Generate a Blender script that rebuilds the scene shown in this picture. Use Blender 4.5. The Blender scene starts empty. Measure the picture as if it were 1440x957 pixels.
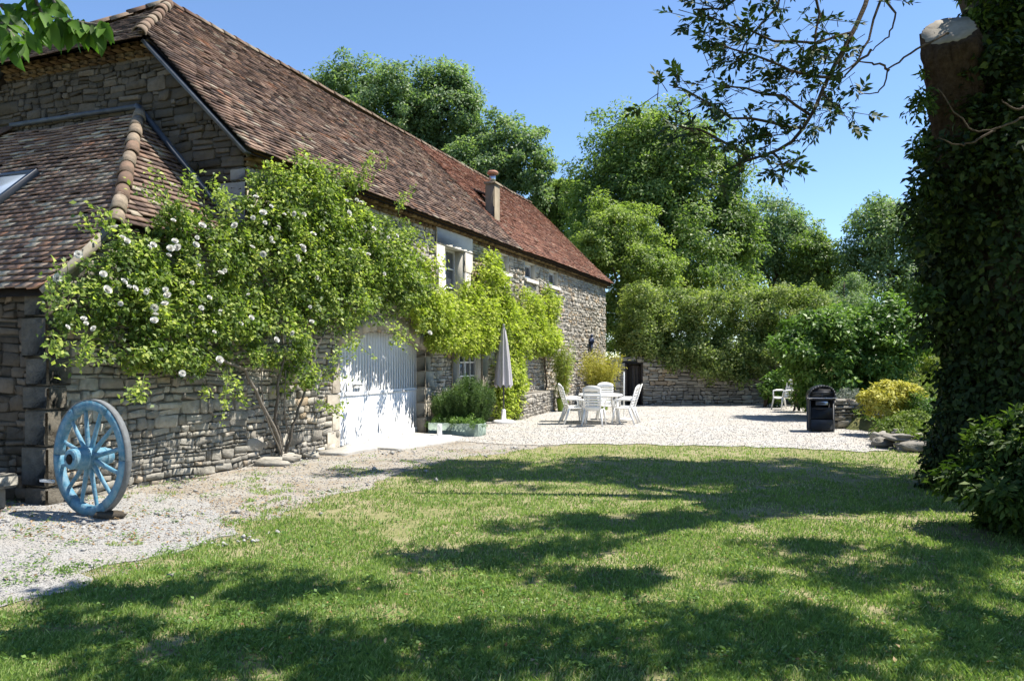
import bpy, math, random
import numpy as np
from mathutils import Vector, noise, geometry

R = math.radians
rng = np.random.default_rng(7)
random.seed(7)
scene = bpy.context.scene
COL = scene.collection

# ------------------------------------------------------------------ camera, sky, sun, exposure
F, HV, EYE = 1110.0, 506.0, 1.65
cam = bpy.data.cameras.new("camera")
cam.sensor_width = 36.0
cam.lens = 36.0 * F / 1440.0
cam.shift_y = (HV - 478.5) / 1440.0
cam.clip_start, cam.clip_end = 0.05, 3000
camo = bpy.data.objects.new("camera", cam)
COL.objects.link(camo)
camo.location = (0, 0, EYE)
camo.rotation_euler = (R(90), 0, 0)
scene.camera = camo

SUN_EL, SUN_ROT = 62.0, 80.0          # rotation measured from +Y towards +X
w = bpy.data.worlds.new("World")
scene.world = w
w.use_nodes = True
wn = w.node_tree
sky = wn.nodes.new("ShaderNodeTexSky")
sky.sky_type = 'NISHITA'
sky.sun_disc = False
sky.sun_elevation = R(SUN_EL)
sky.sun_rotation = R(SUN_ROT)
sky.altitude = 900
sky.air_density = 1.0
sky.dust_density = 0.15
sky.ozone_density = 6.0
wn.links.new(sky.outputs[0], wn.nodes["Background"].inputs[0])
wn.nodes["Background"].inputs[1].default_value = 0.105
sl = bpy.data.lights.new("sun", 'SUN')
sl.energy = 4.6
sl.angle = R(0.53)
sl.color = (1.0, 0.95, 0.87)
so = bpy.data.objects.new("sun", sl)
COL.objects.link(so)
sd = Vector((math.sin(R(SUN_ROT)) * math.cos(R(SUN_EL)), math.cos(R(SUN_ROT)) * math.cos(R(SUN_EL)), math.sin(R(SUN_EL))))
so.rotation_euler = sd.to_track_quat('Z', 'Y').to_euler()
so.location = (20, 5, 40)
scene.view_settings.view_transform = 'Standard'
scene.view_settings.look = 'None'
scene.view_settings.exposure = 1.1
scene.view_settings.gamma = 1.0
scene.view_settings.use_curve_mapping = False
scene.cycles.max_bounces = 6
scene.cycles.diffuse_bounces = 4
scene.cycles.glossy_bounces = 2
scene.cycles.transmission_bounces = 4
scene.cycles.transparent_max_bounces = 4
scene.cycles.use_denoising = True

# ------------------------------------------------------------------ frames of reference
# the long house: t runs along its front wall, out is metres in front of it
D3 = np.array([0.358, 0.934, 0.0]); D3 /= np.linalg.norm(D3)
N3 = np.array([D3[1], -D3[0], 0.0])
O3 = np.array([-3.19, 14.5, 0.0])


def W(t, out, z):
    return O3 + D3 * t + N3 * out + np.array([0, 0, z])


def px(u, v, Y):
    return np.array([(u - 720) / F * Y, Y, EYE + (HV - v) / F * Y])


def wallpx(u, v, out=0.0):
    k = (u - 720) / F
    o = O3 + N3 * out
    t = (k * o[1] - o[0]) / (D3[0] - k * D3[1])
    Y = o[1] + D3[1] * t
    return t, EYE + (HV - v) / F * Y, Y


# ------------------------------------------------------------------ object helpers
def link(o, parent=None):
    COL.objects.link(o)
    if parent is not None:
        o.parent = parent
    return o


def tag(o, label=None, cat=None, group=None, kind=None):
    if label: o["label"] = label
    if cat: o["category"] = cat
    if group: o["group"] = group
    if kind: o["kind"] = kind
    return o


def thing(name, label, cat, loc=(0, 0, 0), group=None, rz=0.0):
    o = bpy.data.objects.new(name, None)
    o.empty_display_size = 0.2
    COL.objects.link(o)
    o.location = tuple(float(a) for a in loc)
    o.rotation_euler = (0, 0, rz)
    return tag(o, label, cat, group)


def copy_tree(o, parent=None):
    c = o.copy()
    COL.objects.link(c)
    if parent is not None:
        c.parent = parent
    for ch in list(o.children):
        copy_tree(ch, c)
    return c


def mesh(name, V, Fc, mat, parent=None, tint=None, smooth=False, origin=None):
    """One mesh object; Fc is an (n,k) array or a list of tuples; tint is one float per face."""
    V = np.asarray(V, dtype=np.float32).reshape(-1, 3)
    if origin is not None:
        V = V - np.asarray(origin, dtype=np.float32)
    me = bpy.data.meshes.new(name)
    if isinstance(Fc, np.ndarray):
        n, k = Fc.shape
        lv = Fc.reshape(-1).astype(np.int32)
        ls = (np.arange(n) * k).astype(np.int32)
    else:
        lens = np.array([len(f) for f in Fc], dtype=np.int32)
        n = len(lens)
        lv = np.array([i for f in Fc for i in f], dtype=np.int32)
        ls = np.concatenate([[0], np.cumsum(lens)[:-1]]).astype(np.int32)
    me.vertices.add(len(V))
    me.vertices.foreach_set("co", V.reshape(-1))
    me.loops.add(len(lv))
    me.loops.foreach_set("vertex_index", lv)
    me.polygons.add(n)
    me.polygons.foreach_set("loop_start", ls)
    if smooth:
        me.polygons.foreach_set("use_smooth", np.ones(n, dtype=bool))
    me.update(calc_edges=True)
    me.validate()
    if tint is not None and len(me.polygons) == n:
        a = me.attributes.new("tint", 'FLOAT', 'FACE')
        a.data.foreach_set("value", np.asarray(tint, dtype=np.float32))
    me.materials.append(mat)
    o = bpy.data.objects.new(name, me)
    link(o, parent)
    if origin is not None:
        o.location = tuple(float(a) for a in origin)
    return o


class MB:
    """Collects shapes into one mesh."""
    def __init__(s):
        s.V, s.F, s.T = [], [], []

    def add(s, V, Fs, tint=0.5):
        b = len(s.V)
        s.V += [tuple(map(float, v)) for v in V]
        for f in Fs:
            s.F.append(tuple(i + b for i in f)); s.T.append(tint)

    def box(s, c, ax, ay, az, tint=0.5, bev=0.0):
        """c centre, ax/ay/az half vectors; bev chamfers every edge a little."""
        c, ax, ay, az = (np.asarray(a, dtype=float) for a in (c, ax, ay, az))
        if bev <= 0:
            V = [c + sx * ax + sy * ay + sz * az for sz in (-1, 1) for sy in (-1, 1) for sx in (-1, 1)]
            s.add(V, [(0, 2, 3, 1), (4, 5, 7, 6), (0, 1, 5, 4), (2, 6, 7, 3), (0, 4, 6, 2), (1, 3, 7, 5)], tint)
            return
        L = [np.linalg.norm(a) for a in (ax, ay, az)]
        fx, fy, fz = [1 - min(bev / max(l, 1e-6), .45) for l in L]
        bm = []
        idx = {}
        for sx in (-1, 1):
            for sy in (-1, 1):
                for sz in (-1, 1):
                    for k, m in enumerate(((1, fy, fz), (fx, 1, fz), (fx, fy, 1))):
                        idx[(sx, sy, sz, k)] = len(bm)
                        bm.append(c + sx * m[0] * ax + sy * m[1] * ay + sz * m[2] * az)
        Fs = []
        for q in (-1, 1):
            for k in range(3):
                o1, o2 = [i for i in range(3) if i != k]
                ring = []
                for a, b in ((-1, -1), (1, -1), (1, 1), (-1, 1)):
                    sg = [0, 0, 0]; sg[k] = q; sg[o1] = a; sg[o2] = b
                    ring.append(idx[(*sg, k)])
                Fs.append(tuple(ring))
        for k in range(3):
            o1, o2 = [i for i in range(3) if i != k]
            for a in (-1, 1):
                for b in (-1, 1):
                    r = []
                    for q, kk in ((-1, o1), (1, o1), (1, o2), (-1, o2)):
                        sg = [0, 0, 0]; sg[k] = q; sg[o1] = a; sg[o2] = b
                        r.append(idx[(*sg, kk)])
                    Fs.append(tuple(r))
        for sx in (-1, 1):
            for sy in (-1, 1):
                for sz in (-1, 1):
                    Fs.append(tuple(idx[(sx, sy, sz, k)] for k in range(3)))
        s.add(bm, Fs, tint)

    def bar(s, p, q, wx, wy, up=(0, 0, 1), tint=0.5, bev=0.0):
        p, q = np.asarray(p, float), np.asarray(q, float)
        d = (q - p); L = np.linalg.norm(d); d /= L
        x = np.cross(d, up)
        if np.linalg.norm(x) < 1e-4: x = np.cross(d, (1, 0, 0))
        x /= np.linalg.norm(x); y = np.cross(x, d)
        s.box((p + q) / 2, x * wx / 2, y * wy / 2, d * L / 2, tint, bev)

    def tube(s, pts, rad, n=8, tint=0.5, cap=True):
        pts = [np.asarray(p, float) for p in pts]
        if np.isscalar(rad): rad = [rad] * len(pts)
        V = []; Fs = []
        prev = None
        for i, p in enumerate(pts):
            d = pts[min(i + 1, len(pts) - 1)] - pts[max(i - 1, 0)]
            d = d / (np.linalg.norm(d) + 1e-9)
            if prev is None:
                x = np.cross(d, (0, 0, 1))
                if np.linalg.norm(x) < 1e-2: x = np.cross(d, (0, 1, 0))
            else:
                x = prev - d * np.dot(prev, d)
            x = x / (np.linalg.norm(x) + 1e-9); prev = x
            y = np.cross(d, x)
            for k in range(n):
                a = 2 * math.pi * k / n
                V.append(p + rad[i] * (math.cos(a) * x + math.sin(a) * y))
        for i in range(len(pts) - 1):
            for k in range(n):
                a, b = i * n + k, i * n + (k + 1) % n
                Fs.append((a, b, b + n, a + n))
        if cap:
            Fs.append(tuple(range(n))[::-1]); Fs.append(tuple((len(pts) - 1) * n + k for k in range(n)))
        s.add(V, Fs, tint)

    def lathe(s, c, axis, prof, n=20, tint=0.5):
        """prof: (distance along axis, radius)."""
        c = np.asarray(c, float); ax = np.asarray(axis, float); ax = ax / np.linalg.norm(ax)
        s.tube([c + ax * h for h, r in prof], [r for h, r in prof], n, tint)

    def rock(s, c, r, tint=0.5, seed=0, n=(7, 5)):
        rr = random.Random(seed)
        nu, nv = n
        V = []; Fs = []
        off = Vector((rr.random() * 50, rr.random() * 50, rr.random() * 50))
        for j in range(1, nv):
            ph = math.pi * j / nv
            for i in range(nu):
                th = 2 * math.pi * i / nu + .3 * j
                d = Vector((math.sin(ph) * math.cos(th), math.sin(ph) * math.sin(th), math.cos(ph)))
                m = 1 + .55 * noise.noise(d * 1.5 + off) + .22 * noise.noise(d * 4.5 + off) + rr.uniform(-.05, .05)
                d = Vector([math.copysign(abs(a) ** .85, a) for a in d])
                V.append((c[0] + d.x * r[0] * m, c[1] + d.y * r[1] * m, c[2] + d.z * r[2] * m))
        top = len(V); V.append((c[0], c[1], c[2] + r[2] * .95)); V.append((c[0], c[1], c[2] - r[2] * .95))
        for j in range(nv - 2):
            for i in range(nu):
                a, b = j * nu + i, j * nu + (i + 1) % nu
                Fs.append((a, a + nu, b + nu, b))
        for i in range(nu):
            Fs.append((top, i, (i + 1) % nu))
            b = (nv - 2) * nu
            Fs.append((top + 1, b + (i + 1) % nu, b + i))
        s.add(V, Fs, tint)

    def build(s, name, mat, parent=None, smooth=False, origin=None):
        return mesh(name, np.array(s.V), s.F, mat, parent, s.T, smooth, origin)


# ------------------------------------------------------------------ materials
def newmat(name):
    m = bpy.data.materials.new(name)
    m.use_nodes = True
    nt = m.node_tree
    return m, nt, nt.nodes["Principled BSDF"]


def ramp(nt, stops, fac):
    r = nt.nodes.new("ShaderNodeValToRGB")
    e = r.color_ramp.elements
    while len(e) < len(stops): e.new(0.5)
    for el, (p, c) in zip(e, stops):
        el.position = p; el.color = (*c, 1)
    nt.links.new(fac, r.inputs[0])
    return r.outputs[0]


def nz(nt, scale, detail=4, rough=.6, coord=None, dist=0.0):
    n = nt.nodes.new("ShaderNodeTexNoise")
    n.inputs["Scale"].default_value = scale
    n.inputs["Detail"].default_value = detail
    n.inputs["Roughness"].default_value = rough
    n.inputs["Distortion"].default_value = dist
    if coord is None:
        coord = nt.nodes.new("ShaderNodeTexCoord").outputs["Object"]
    nt.links.new(coord, n.inputs["Vector"])
    return n.outputs[0]


def mixc(nt, fac, a, b, mode='MIX'):
    m = nt.nodes.new("ShaderNodeMix"); m.data_type = 'RGBA'; m.blend_type = mode
    for s, v in ((0, fac), (6, a), (7, b)):
        if isinstance(v, (int, float)): m.inputs[s].default_value = v
        elif isinstance(v, tuple): m.inputs[s].default_value = (*v, 1)
        else: nt.links.new(v, m.inputs[s])
    return m.outputs[2]


def tintn(nt):
    a = nt.nodes.new("ShaderNodeAttribute"); a.attribute_name = "tint"
    return a.outputs["Fac"]


def math_(nt, op, a, b):
    m = nt.nodes.new("ShaderNodeMath"); m.operation = op
    for i, v in enumerate((a, b)):
        if isinstance(v, (int, float)): m.inputs[i].default_value = v
        else: nt.links.new(v, m.inputs[i])
    return m.outputs[0]


def bump(nt, h, strength=.5, dist=.02):
    b = nt.nodes.new("ShaderNodeBump")
    b.inputs["Strength"].default_value = strength
    b.inputs["Distance"].default_value = dist
    nt.links.new(h, b.inputs["Height"])
    return b.outputs[0]


def surf(name, stops, rough=.85, nscale=8, nmix=.35, dark=(.3, .3, .3), bscale=30, bstr=.4, bdist=.01, spec=.3, big=None, metal=0):
    """Tint attribute through a ramp, mottled by noise, with bump."""
    m, nt, p = newmat(name)
    c = ramp(nt, stops, tintn(nt))
    f = ramp(nt, [(.35, (0, 0, 0)), (.7, (1, 1, 1))], nz(nt, nscale, 6, .65))
    c = mixc(nt, math_(nt, 'MULTIPLY', f, nmix), c, dark, 'MULTIPLY' if max(dark) > .25 else 'MIX')
    if big:
        g = ramp(nt, [(.42, (0, 0, 0)), (.62, (1, 1, 1))], nz(nt, big[0], 5, .7))
        c = mixc(nt, math_(nt, 'MULTIPLY', g, big[2]), c, big[1])
    nt.links.new(c, p.inputs["Base Color"])
    p.inputs["Roughness"].default_value = rough
    p.inputs["Metallic"].default_value = metal
    p.inputs["Specular IOR Level"].default_value = spec
    if bstr > 0:
        nt.links.new(bump(nt, nz(nt, bscale, 5, .7), bstr, bdist), p.inputs["Normal"])
    return m


def plain(name, c, rough=.5, spec=.5, metal=0, var=.12, scale=6, bstr=.05):
    d = tuple(a * (1 - var * 2) for a in c)
    l = tuple(min(1, a * (1 + var)) for a in c)
    m, nt, p = newmat(name)
    nt.links.new(ramp(nt, [(.3, d), (.7, l)], nz(nt, scale, 6, .7)), p.inputs["Base Color"])
    p.inputs["Roughness"].default_value = rough
    p.inputs["Metallic"].default_value = metal
    p.inputs["Specular IOR Level"].default_value = spec
    if bstr: nt.links.new(bump(nt, nz(nt, scale * 8, 4), bstr, .01), p.inputs["Normal"])
    return m


def leafmat(name, stops, trans=.35, rough=.45, spec=.35, tmul=(1.3, 1.5, .6), gl=.6):
    m, nt, p = newmat(name)
    c = ramp(nt, stops, tintn(nt))
    nt.links.new(c, p.inputs["Base Color"])
    p.inputs["Roughness"].default_value = max(rough, gl)
    p.inputs["Specular IOR Level"].default_value = min(spec, .28)
    t = nt.nodes.new("ShaderNodeBsdfTranslucent")
    nt.links.new(mixc(nt, 1.0, c, tmul, 'MULTIPLY'), t.inputs[0])
    mx = nt.nodes.new("ShaderNodeMixShader")
    mx.inputs[0].default_value = trans
    nt.links.new(p.outputs[0], mx.inputs[1]); nt.links.new(t.outputs[0], mx.inputs[2])
    nt.links.new(mx.outputs[0], nt.nodes["Material Output"].inputs[0])
    return m


M = {}
M['stone'] = surf('rubble_limestone', [(0, (.22, .20, .165)), (.3, (.36, .33, .28)), (.6, (.46, .425, .36)), (.85, (.54, .49, .40)), (1, (.44, .33, .21))],
                  .9, 9, .5, (.45, .44, .42), 22, .7, .02, .15, (1.1, (.22, .21, .19), .45))
M['stone_grey'] = surf('weathered_grey_limestone', [(0, (0.216, 0.2, 0.17)), (0.5, (0.389, 0.362, 0.302)), (0.9, (0.518, 0.486, 0.413)), (1, (0.475, 0.378, 0.265))],
                       .92, 10, .6, (.4, .39, .37), 20, .8, .025, .12, (1.3, (.17, .163, .148), .45))
M['stone_dark'] = surf('shade_darkened_gable_stone', [(0, (0.06, 0.049, 0.036)), (0.5, (0.108, 0.088, 0.066)), (1, (0.21, 0.171, 0.13))],  # gable and annex end walls: their shade is darkened into the stone colour
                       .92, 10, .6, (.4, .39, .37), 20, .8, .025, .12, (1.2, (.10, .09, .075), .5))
M['mortar'] = surf('lime_mortar', [(0, (.24, .215, .175)), (1, (.24, .215, .175))], .95, 7, .6, (.5, .48, .45), 40, .6, .02, .1)
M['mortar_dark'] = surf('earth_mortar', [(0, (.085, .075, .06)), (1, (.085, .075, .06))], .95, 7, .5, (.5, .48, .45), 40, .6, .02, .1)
M['dressed'] = surf('dressed_pale_stone', [(0, (.42, .39, .33)), (1, (.60, .57, .50))], .85, 5, .4, (.7, .68, .64), 30, .3, .01, .2)
M['arch'] = surf('arch_stone', [(0, (.30, .27, .22)), (1, (.44, .40, .33))], .9, 6, .5, (.55, .52, .48), 30, .5, .015, .2)
M['tile'] = surf('old_plain_tiles', [(0, (0.073, 0.053, 0.047)), (0.2, (0.146, 0.098, 0.082)), (0.45, (0.247, 0.157, 0.119)), (0.68, (0.334, 0.218, 0.162)), (0.85, (0.427, 0.326, 0.25)), (0.95, (0.44, 0.213, 0.125)), (1, (0.508, 0.438, 0.338))],
                 .85, 14, .5, (.45, .43, .42), 50, .5, .01, .25, (.9, (.10, .075, .06), .4))
M['tile_red'] = surf('red_plain_tiles', [(0, (0.153, 0.079, 0.061)), (0.35, (0.295, 0.14, 0.097)), (0.7, (0.413, 0.2, 0.133)), (0.9, (0.484, 0.266, 0.182)), (1, (0.496, 0.363, 0.278))],
                     .85, 14, .45, (.5, .46, .44), 50, .5, .01, .25, (.8, (.16, .085, .06), .35))
M['ridge'] = surf('lichened_ridge_tiles', [(0, (0.136, 0.08, 0.056)), (0.5, (0.23, 0.152, 0.105)), (1, (0.306, 0.248, 0.18))], .9, 12, .6, (.4, .37, .33), 40, .6, .01, .2, (6, (.12, .10, .075), .5))
M['cornice'] = surf('ochre_cornice_tiles', [(0, (.085, .05, .025)), (.5, (.16, .10, .045)), (1, (.25, .175, .085))], .9, 12, .6, (.35, .3, .22), 40, .6, .01, .2)
M['zinc'] = plain('weathered_zinc_flashing', (.10, .11, .125), .6, .4, .3, .2, 5, .1)
M['white'] = surf('white_paint', [(0, (.80, .81, .82)), (1, (.88, .88, .87))], .45, 4, .07, (.7, .7, .68), 20, .06, .004, .4)
M['plastic'] = plain('white_resin', (.80, .79, .76), .35, .5, 0, .03, 3, .02)
M['glass'] = plain('window_pane', (.07, .08, .095), .04, .8, 0, .2, 3, 0)
M['curtain'] = plain('pale_curtain', (.5, .5, .48), .9, .1, 0, .1, 8, .2)
M['darkroom'] = plain('dark_interior', (.02, .02, .02), .9, .1)
M['blue'] = surf('worn_blue_paint', [(0, (0.051, 0.16, 0.235)), (0.5, (0.085, 0.242, 0.345)), (1, (0.162, 0.339, 0.43))], .65, 9, .75, (.42, .47, .5), 25, .6, .012, .3, (14, (.27, .35, .38), .55))
M['iron'] = surf('rusty_iron', [(0, (.15, .16, .165)), (1, (.24, .255, .26))], .8, 12, .6, (.45, .4, .36), 40, .5, .006, .4, None, .3)
M['black'] = plain('black_enamel', (.018, .019, .022), .38, .5, 0, .25, 5, .05)
M['charcoal'] = plain('dark_grey_metal', (.045, .048, .055), .45, .5, .2, .2, 5, .05)
M['chrome'] = plain('steel', (.55, .56, .58), .28, .5, .9, .1, 5, .02)
M['umbrella'] = surf('faded_lilac_canvas', [(0, (.34, .31, .33)), (1, (.54, .51, .51))], .9, 5, .3, (.7, .68, .7), 50, .2, .004, .1)
M['trough'] = surf('pale_green_concrete', [(0, (.24, .31, .26)), (1, (.34, .41, .35))], .9, 9, .6, (.5, .48, .42), 30, .4, .01, .1)
M['concrete'] = surf('pale_concrete', [(0, (.36, .34, .31)), (1, (.48, .46, .42))], .9, 5, .5, (.6, .58, .54), 30, .5, .012, .15)
M['green_pot'] = plain('lime_glaze', (.20, .30, .02), .35, .5, 0, .1, 4, .02)
M['wood_dark'] = surf('weathered_dark_boards', [(0, (.035, .028, .022)), (1, (.10, .08, .065))], .9, 14, .6, (.4, .38, .36), 30, .6, .01, .15)
M['quoin'] = surf('weathered_corner_stone', [(0, (.14, .125, .10)), (.5, (.20, .18, .145)), (1, (.27, .245, .20))], .93, 8, .8, (.42, .4, .38), 16, 1.0, .05, .1, (3.5, (.10, .095, .08), .55))
M['bark'] = surf('furrowed_bark', [(0, (.09, .07, .05)), (1, (.15, .12, .09))], .95, 9, .7, (.35, .32, .28), 18, 1.0, .05, .1)
M['bark_pale'] = surf('grey_bark', [(0, (.16, .14, .115)), (1, (.24, .215, .18))], .95, 9, .6, (.45, .42, .38), 18, .8, .03, .1)
M['bark_limb'] = surf('fibrous_dark_bark', [(0, (.085, .062, .045)), (1, (.085, .062, .045))], .97, 16, .9, (.38, .34, .3), 30, 1.0, .05, .05)
M['cutwood'] = surf('sawn_wood', [(0, (0.264, 0.24, 0.199)), (1, (0.344, 0.312, 0.261))], .9, 9, .7, (.6, .57, .52), 30, .3, .01, .1)
M['blue_dark'] = plain('dark_blue_metal', (.03, .045, .10), .5, .5, .2)
M['petal'] = leafmat('white_petals', [(0, (.76, .74, .70)), (1, (.84, .83, .80))], .25, .6, .2, (1, 1, .95))
M['straw'] = leafmat('dry_leaf_litter', [(0, (.15, .085, .04)), (.5, (.28, .18, .09)), (1, (.42, .33, .2))], .1, .8, .1, (1, 1, 1))

G = 'leaf_'
M['rose_leaf'] = leafmat('rose_leaves', [(0, (0.056, 0.096, 0.024)), (0.5, (0.194, 0.273, 0.064)), (1, (0.482, 0.528, 0.131))], .4, .4, .4, gl=0.48)
M['wisteria'] = leafmat('wisteria_leaves', [(0, (0.165, 0.215, 0.033)), (0.5, (0.341, 0.407, 0.066)), (1, (0.55, 0.572, 0.132))], .42, .5, .25)
M['tree_mid'] = leafmat('ash_leaves', [(0, (0.081, 0.132, 0.045)), (0.5, (0.175, 0.252, 0.075)), (1, (0.325, 0.396, 0.135))], .45, .45, .35, gl=0.5)
M['tree_blue'] = leafmat('blue_green_leaves', [(0, (0.088, 0.144, 0.073)), (0.5, (0.175, 0.252, 0.123)), (1, (0.312, 0.384, 0.189))], .45, .45, .35, gl=0.5)
M['tree_light'] = leafmat('light_green_leaves', [(0, (0.11, 0.165, 0.046)), (0.5, (0.22, 0.292, 0.078)), (1, (0.363, 0.418, 0.143))], .45, .5, .25, gl=0.5)
M['hedge_leaf'] = leafmat('hedge_leaves', [(0, (0.091, 0.134, 0.036)), (0.5, (0.215, 0.275, 0.084)), (1, (0.416, 0.439, 0.181))], .42, .5, .2, gl=0.5)
M['bush_leaf'] = leafmat('glossy_shrub_leaves', [(0, (0.042, 0.089, 0.018)), (0.5, (0.11, 0.205, 0.039)), (1, (0.247, 0.352, 0.085))], .33, .35, .5, gl=0.48)
M['yellow_leaf'] = leafmat('golden_leaves', [(0, (0.332, 0.324, 0.046)), (0.5, (0.538, 0.506, 0.092)), (1, (0.665, 0.628, 0.231))], .35, .5, .25, (1.1, 1.1, .6))
M['bamboo_leaf'] = leafmat('yellowed_bamboo_leaves', [(0, (.25, .27, .03)), (.5, (.45, .43, .08)), (1, (.62, .56, .18))], .4, .5, .25, (1.1, 1.1, .5))
M['bamboo_green'] = leafmat('bamboo_leaves', [(0, (.15, .20, .03)), (.5, (.28, .33, .07)), (1, (.42, .44, .14))], .4, .5, .25)
M['rosemary'] = leafmat('rosemary_needles', [(0, (.035, .072, .02)), (.5, (.085, .145, .042)), (1, (.17, .24, .08))], .25, .5, .25)
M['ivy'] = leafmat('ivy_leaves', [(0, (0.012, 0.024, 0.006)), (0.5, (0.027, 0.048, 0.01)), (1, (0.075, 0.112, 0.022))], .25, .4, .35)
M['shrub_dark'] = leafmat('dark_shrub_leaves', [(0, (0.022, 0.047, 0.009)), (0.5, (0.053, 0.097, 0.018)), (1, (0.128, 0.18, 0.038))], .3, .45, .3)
M['ivy_pale'] = leafmat('pale_ivy_leaves', [(0, (.025, .05, .01)), (.5, (.05, .095, .018)), (1, (.12, .18, .035))], .35, .5, .25)  # paler green than the trunk ivy, for the outer sprays
M['dark_leaf'] = leafmat('overhead_leaves', [(0, (.018, .036, .009)), (.5, (.03, .06, .012)), (1, (.05, .09, .018))], .18, .4, .35)
M['walnut_leaf'] = leafmat('walnut_leaves', [(0, (.045, .10, .014)), (.5, (.075, .16, .02)), (1, (.13, .24, .035))], .4, .35, .4)
M['bank_leaf'] = leafmat('bank_herbs', [(0, (.06, .10, .02)), (.5, (.13, .19, .04)), (1, (.28, .31, .10))], .3, .6, .2)
M['silver_leaf'] = leafmat('silver_leaves', [(0, (.14, .17, .13)), (1, (.30, .33, .27))], .25, .6, .2, (1, 1, .9))
M['grass'] = leafmat('grass_blades', [(0, (0.085, 0.155, 0.035)), (0.4, (0.174, 0.272, 0.066)), (0.7, (0.281, 0.379, 0.115)), (0.88, (0.403, 0.453, 0.19)), (1, (0.469, 0.504, 0.261))], .38, .6, .15, (1.2, 1.3, .7))


def ground_mat(name, stops, scale, big, bigc, bigf, fine=120, bstr=.5, bdist=.02):
    m, nt, p = newmat(name)
    co = nt.nodes.new("ShaderNodeTexCoord").outputs["Object"]
    c = ramp(nt, stops, nz(nt, scale, 8, .75, co))
    g = ramp(nt, [(.45, (0, 0, 0)), (.62, (1, 1, 1))], nz(nt, big, 6, .7, co, .5))
    c = mixc(nt, math_(nt, 'MULTIPLY', g, bigf), c, bigc)
    nt.links.new(c, p.inputs["Base Color"])
    p.inputs["Roughness"].default_value = .95
    p.inputs["Specular IOR Level"].default_value = .1
    nt.links.new(bump(nt, nz(nt, fine, 4, .7, co), bstr, bdist), p.inputs["Normal"])
    return m


M['lawn'] = ground_mat('lawn_turf', [(.3, (.12, .135, .05)), (.5, (.20, .195, .085)), (.7, (.30, .26, .15))], 9, .9, (.33, .275, .18), .6, 60)
M['field'] = ground_mat('field_grass', [(.3, (.07, .10, .03)), (.7, (.16, .18, .06))], 2, .2, (.2, .2, .09), .4, 20)
M['bank'] = ground_mat('bank_turf', [(.3, (.08, .10, .03)), (.7, (.20, .20, .08))], 4, .6, (.20, .15, .09), .5, 30)


def gravel_mat(name, a, b, soil, soilf, sc=70):
    m, nt, p = newmat(name)
    co = nt.nodes.new("ShaderNodeTexCoord").outputs["Object"]
    v = nt.nodes.new("ShaderNodeTexVoronoi"); v.inputs["Scale"].default_value = sc
    nt.links.new(co, v.inputs["Vector"])
    sep = nt.nodes.new("ShaderNodeSeparateColor"); nt.links.new(v.outputs["Color"], sep.inputs[0])
    c = ramp(nt, [(0, a), (1, b)], sep.outputs[0])
    g = ramp(nt, [(.42, (0, 0, 0)), (.60, (1, 1, 1))], nz(nt, 1.3, 7, .75, co, .4))
    c = mixc(nt, math_(nt, 'MULTIPLY', g, soilf), c, soil)
    nt.links.new(c, p.inputs["Base Color"])
    p.inputs["Roughness"].default_value = .95
    p.inputs["Specular IOR Level"].default_value = .1
    h = math_(nt, 'SUBTRACT', nz(nt, 25, 4, .7, co), math_(nt, 'MULTIPLY', v.outputs["Distance"], .5))
    nt.links.new(bump(nt, h, .4, .008), p.inputs["Normal"])
    return m


M['gravel'] = gravel_mat('pale_limestone_gravel', (.22, .213, .20), (.37, .36, .34), (.31, .28, .235), .5)
M['courtyard'] = gravel_mat('courtyard_gravel', (.29, .277, .255), (.47, .45, .415), (.36, .32, .26), .6, 80)
M['dirt'] = gravel_mat('stony_dirt', (.23, .21, .18), (.38, .355, .31), (.23, .185, .13), .65)
M['pebble'] = surf('limestone_pebbles', [(0, (.21, .20, .185)), (.5, (.32, .31, .29)), (1, (.45, .435, .41))], .9, 20, .2, (.6, .6, .6), 60, .2, .004, .15)


# ------------------------------------------------------------------ generators: rubble walls, plain tiles
def warp(x, z, seed):
    return (.035 * noise.noise((x * .6 + seed, z * .8, 3.1)) + .028 * noise.noise((x * 1.9, z * 1.6 + seed, 9.7)) + .016 * noise.noise((x * 6, z * 4 + seed, 1.7)))


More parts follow.
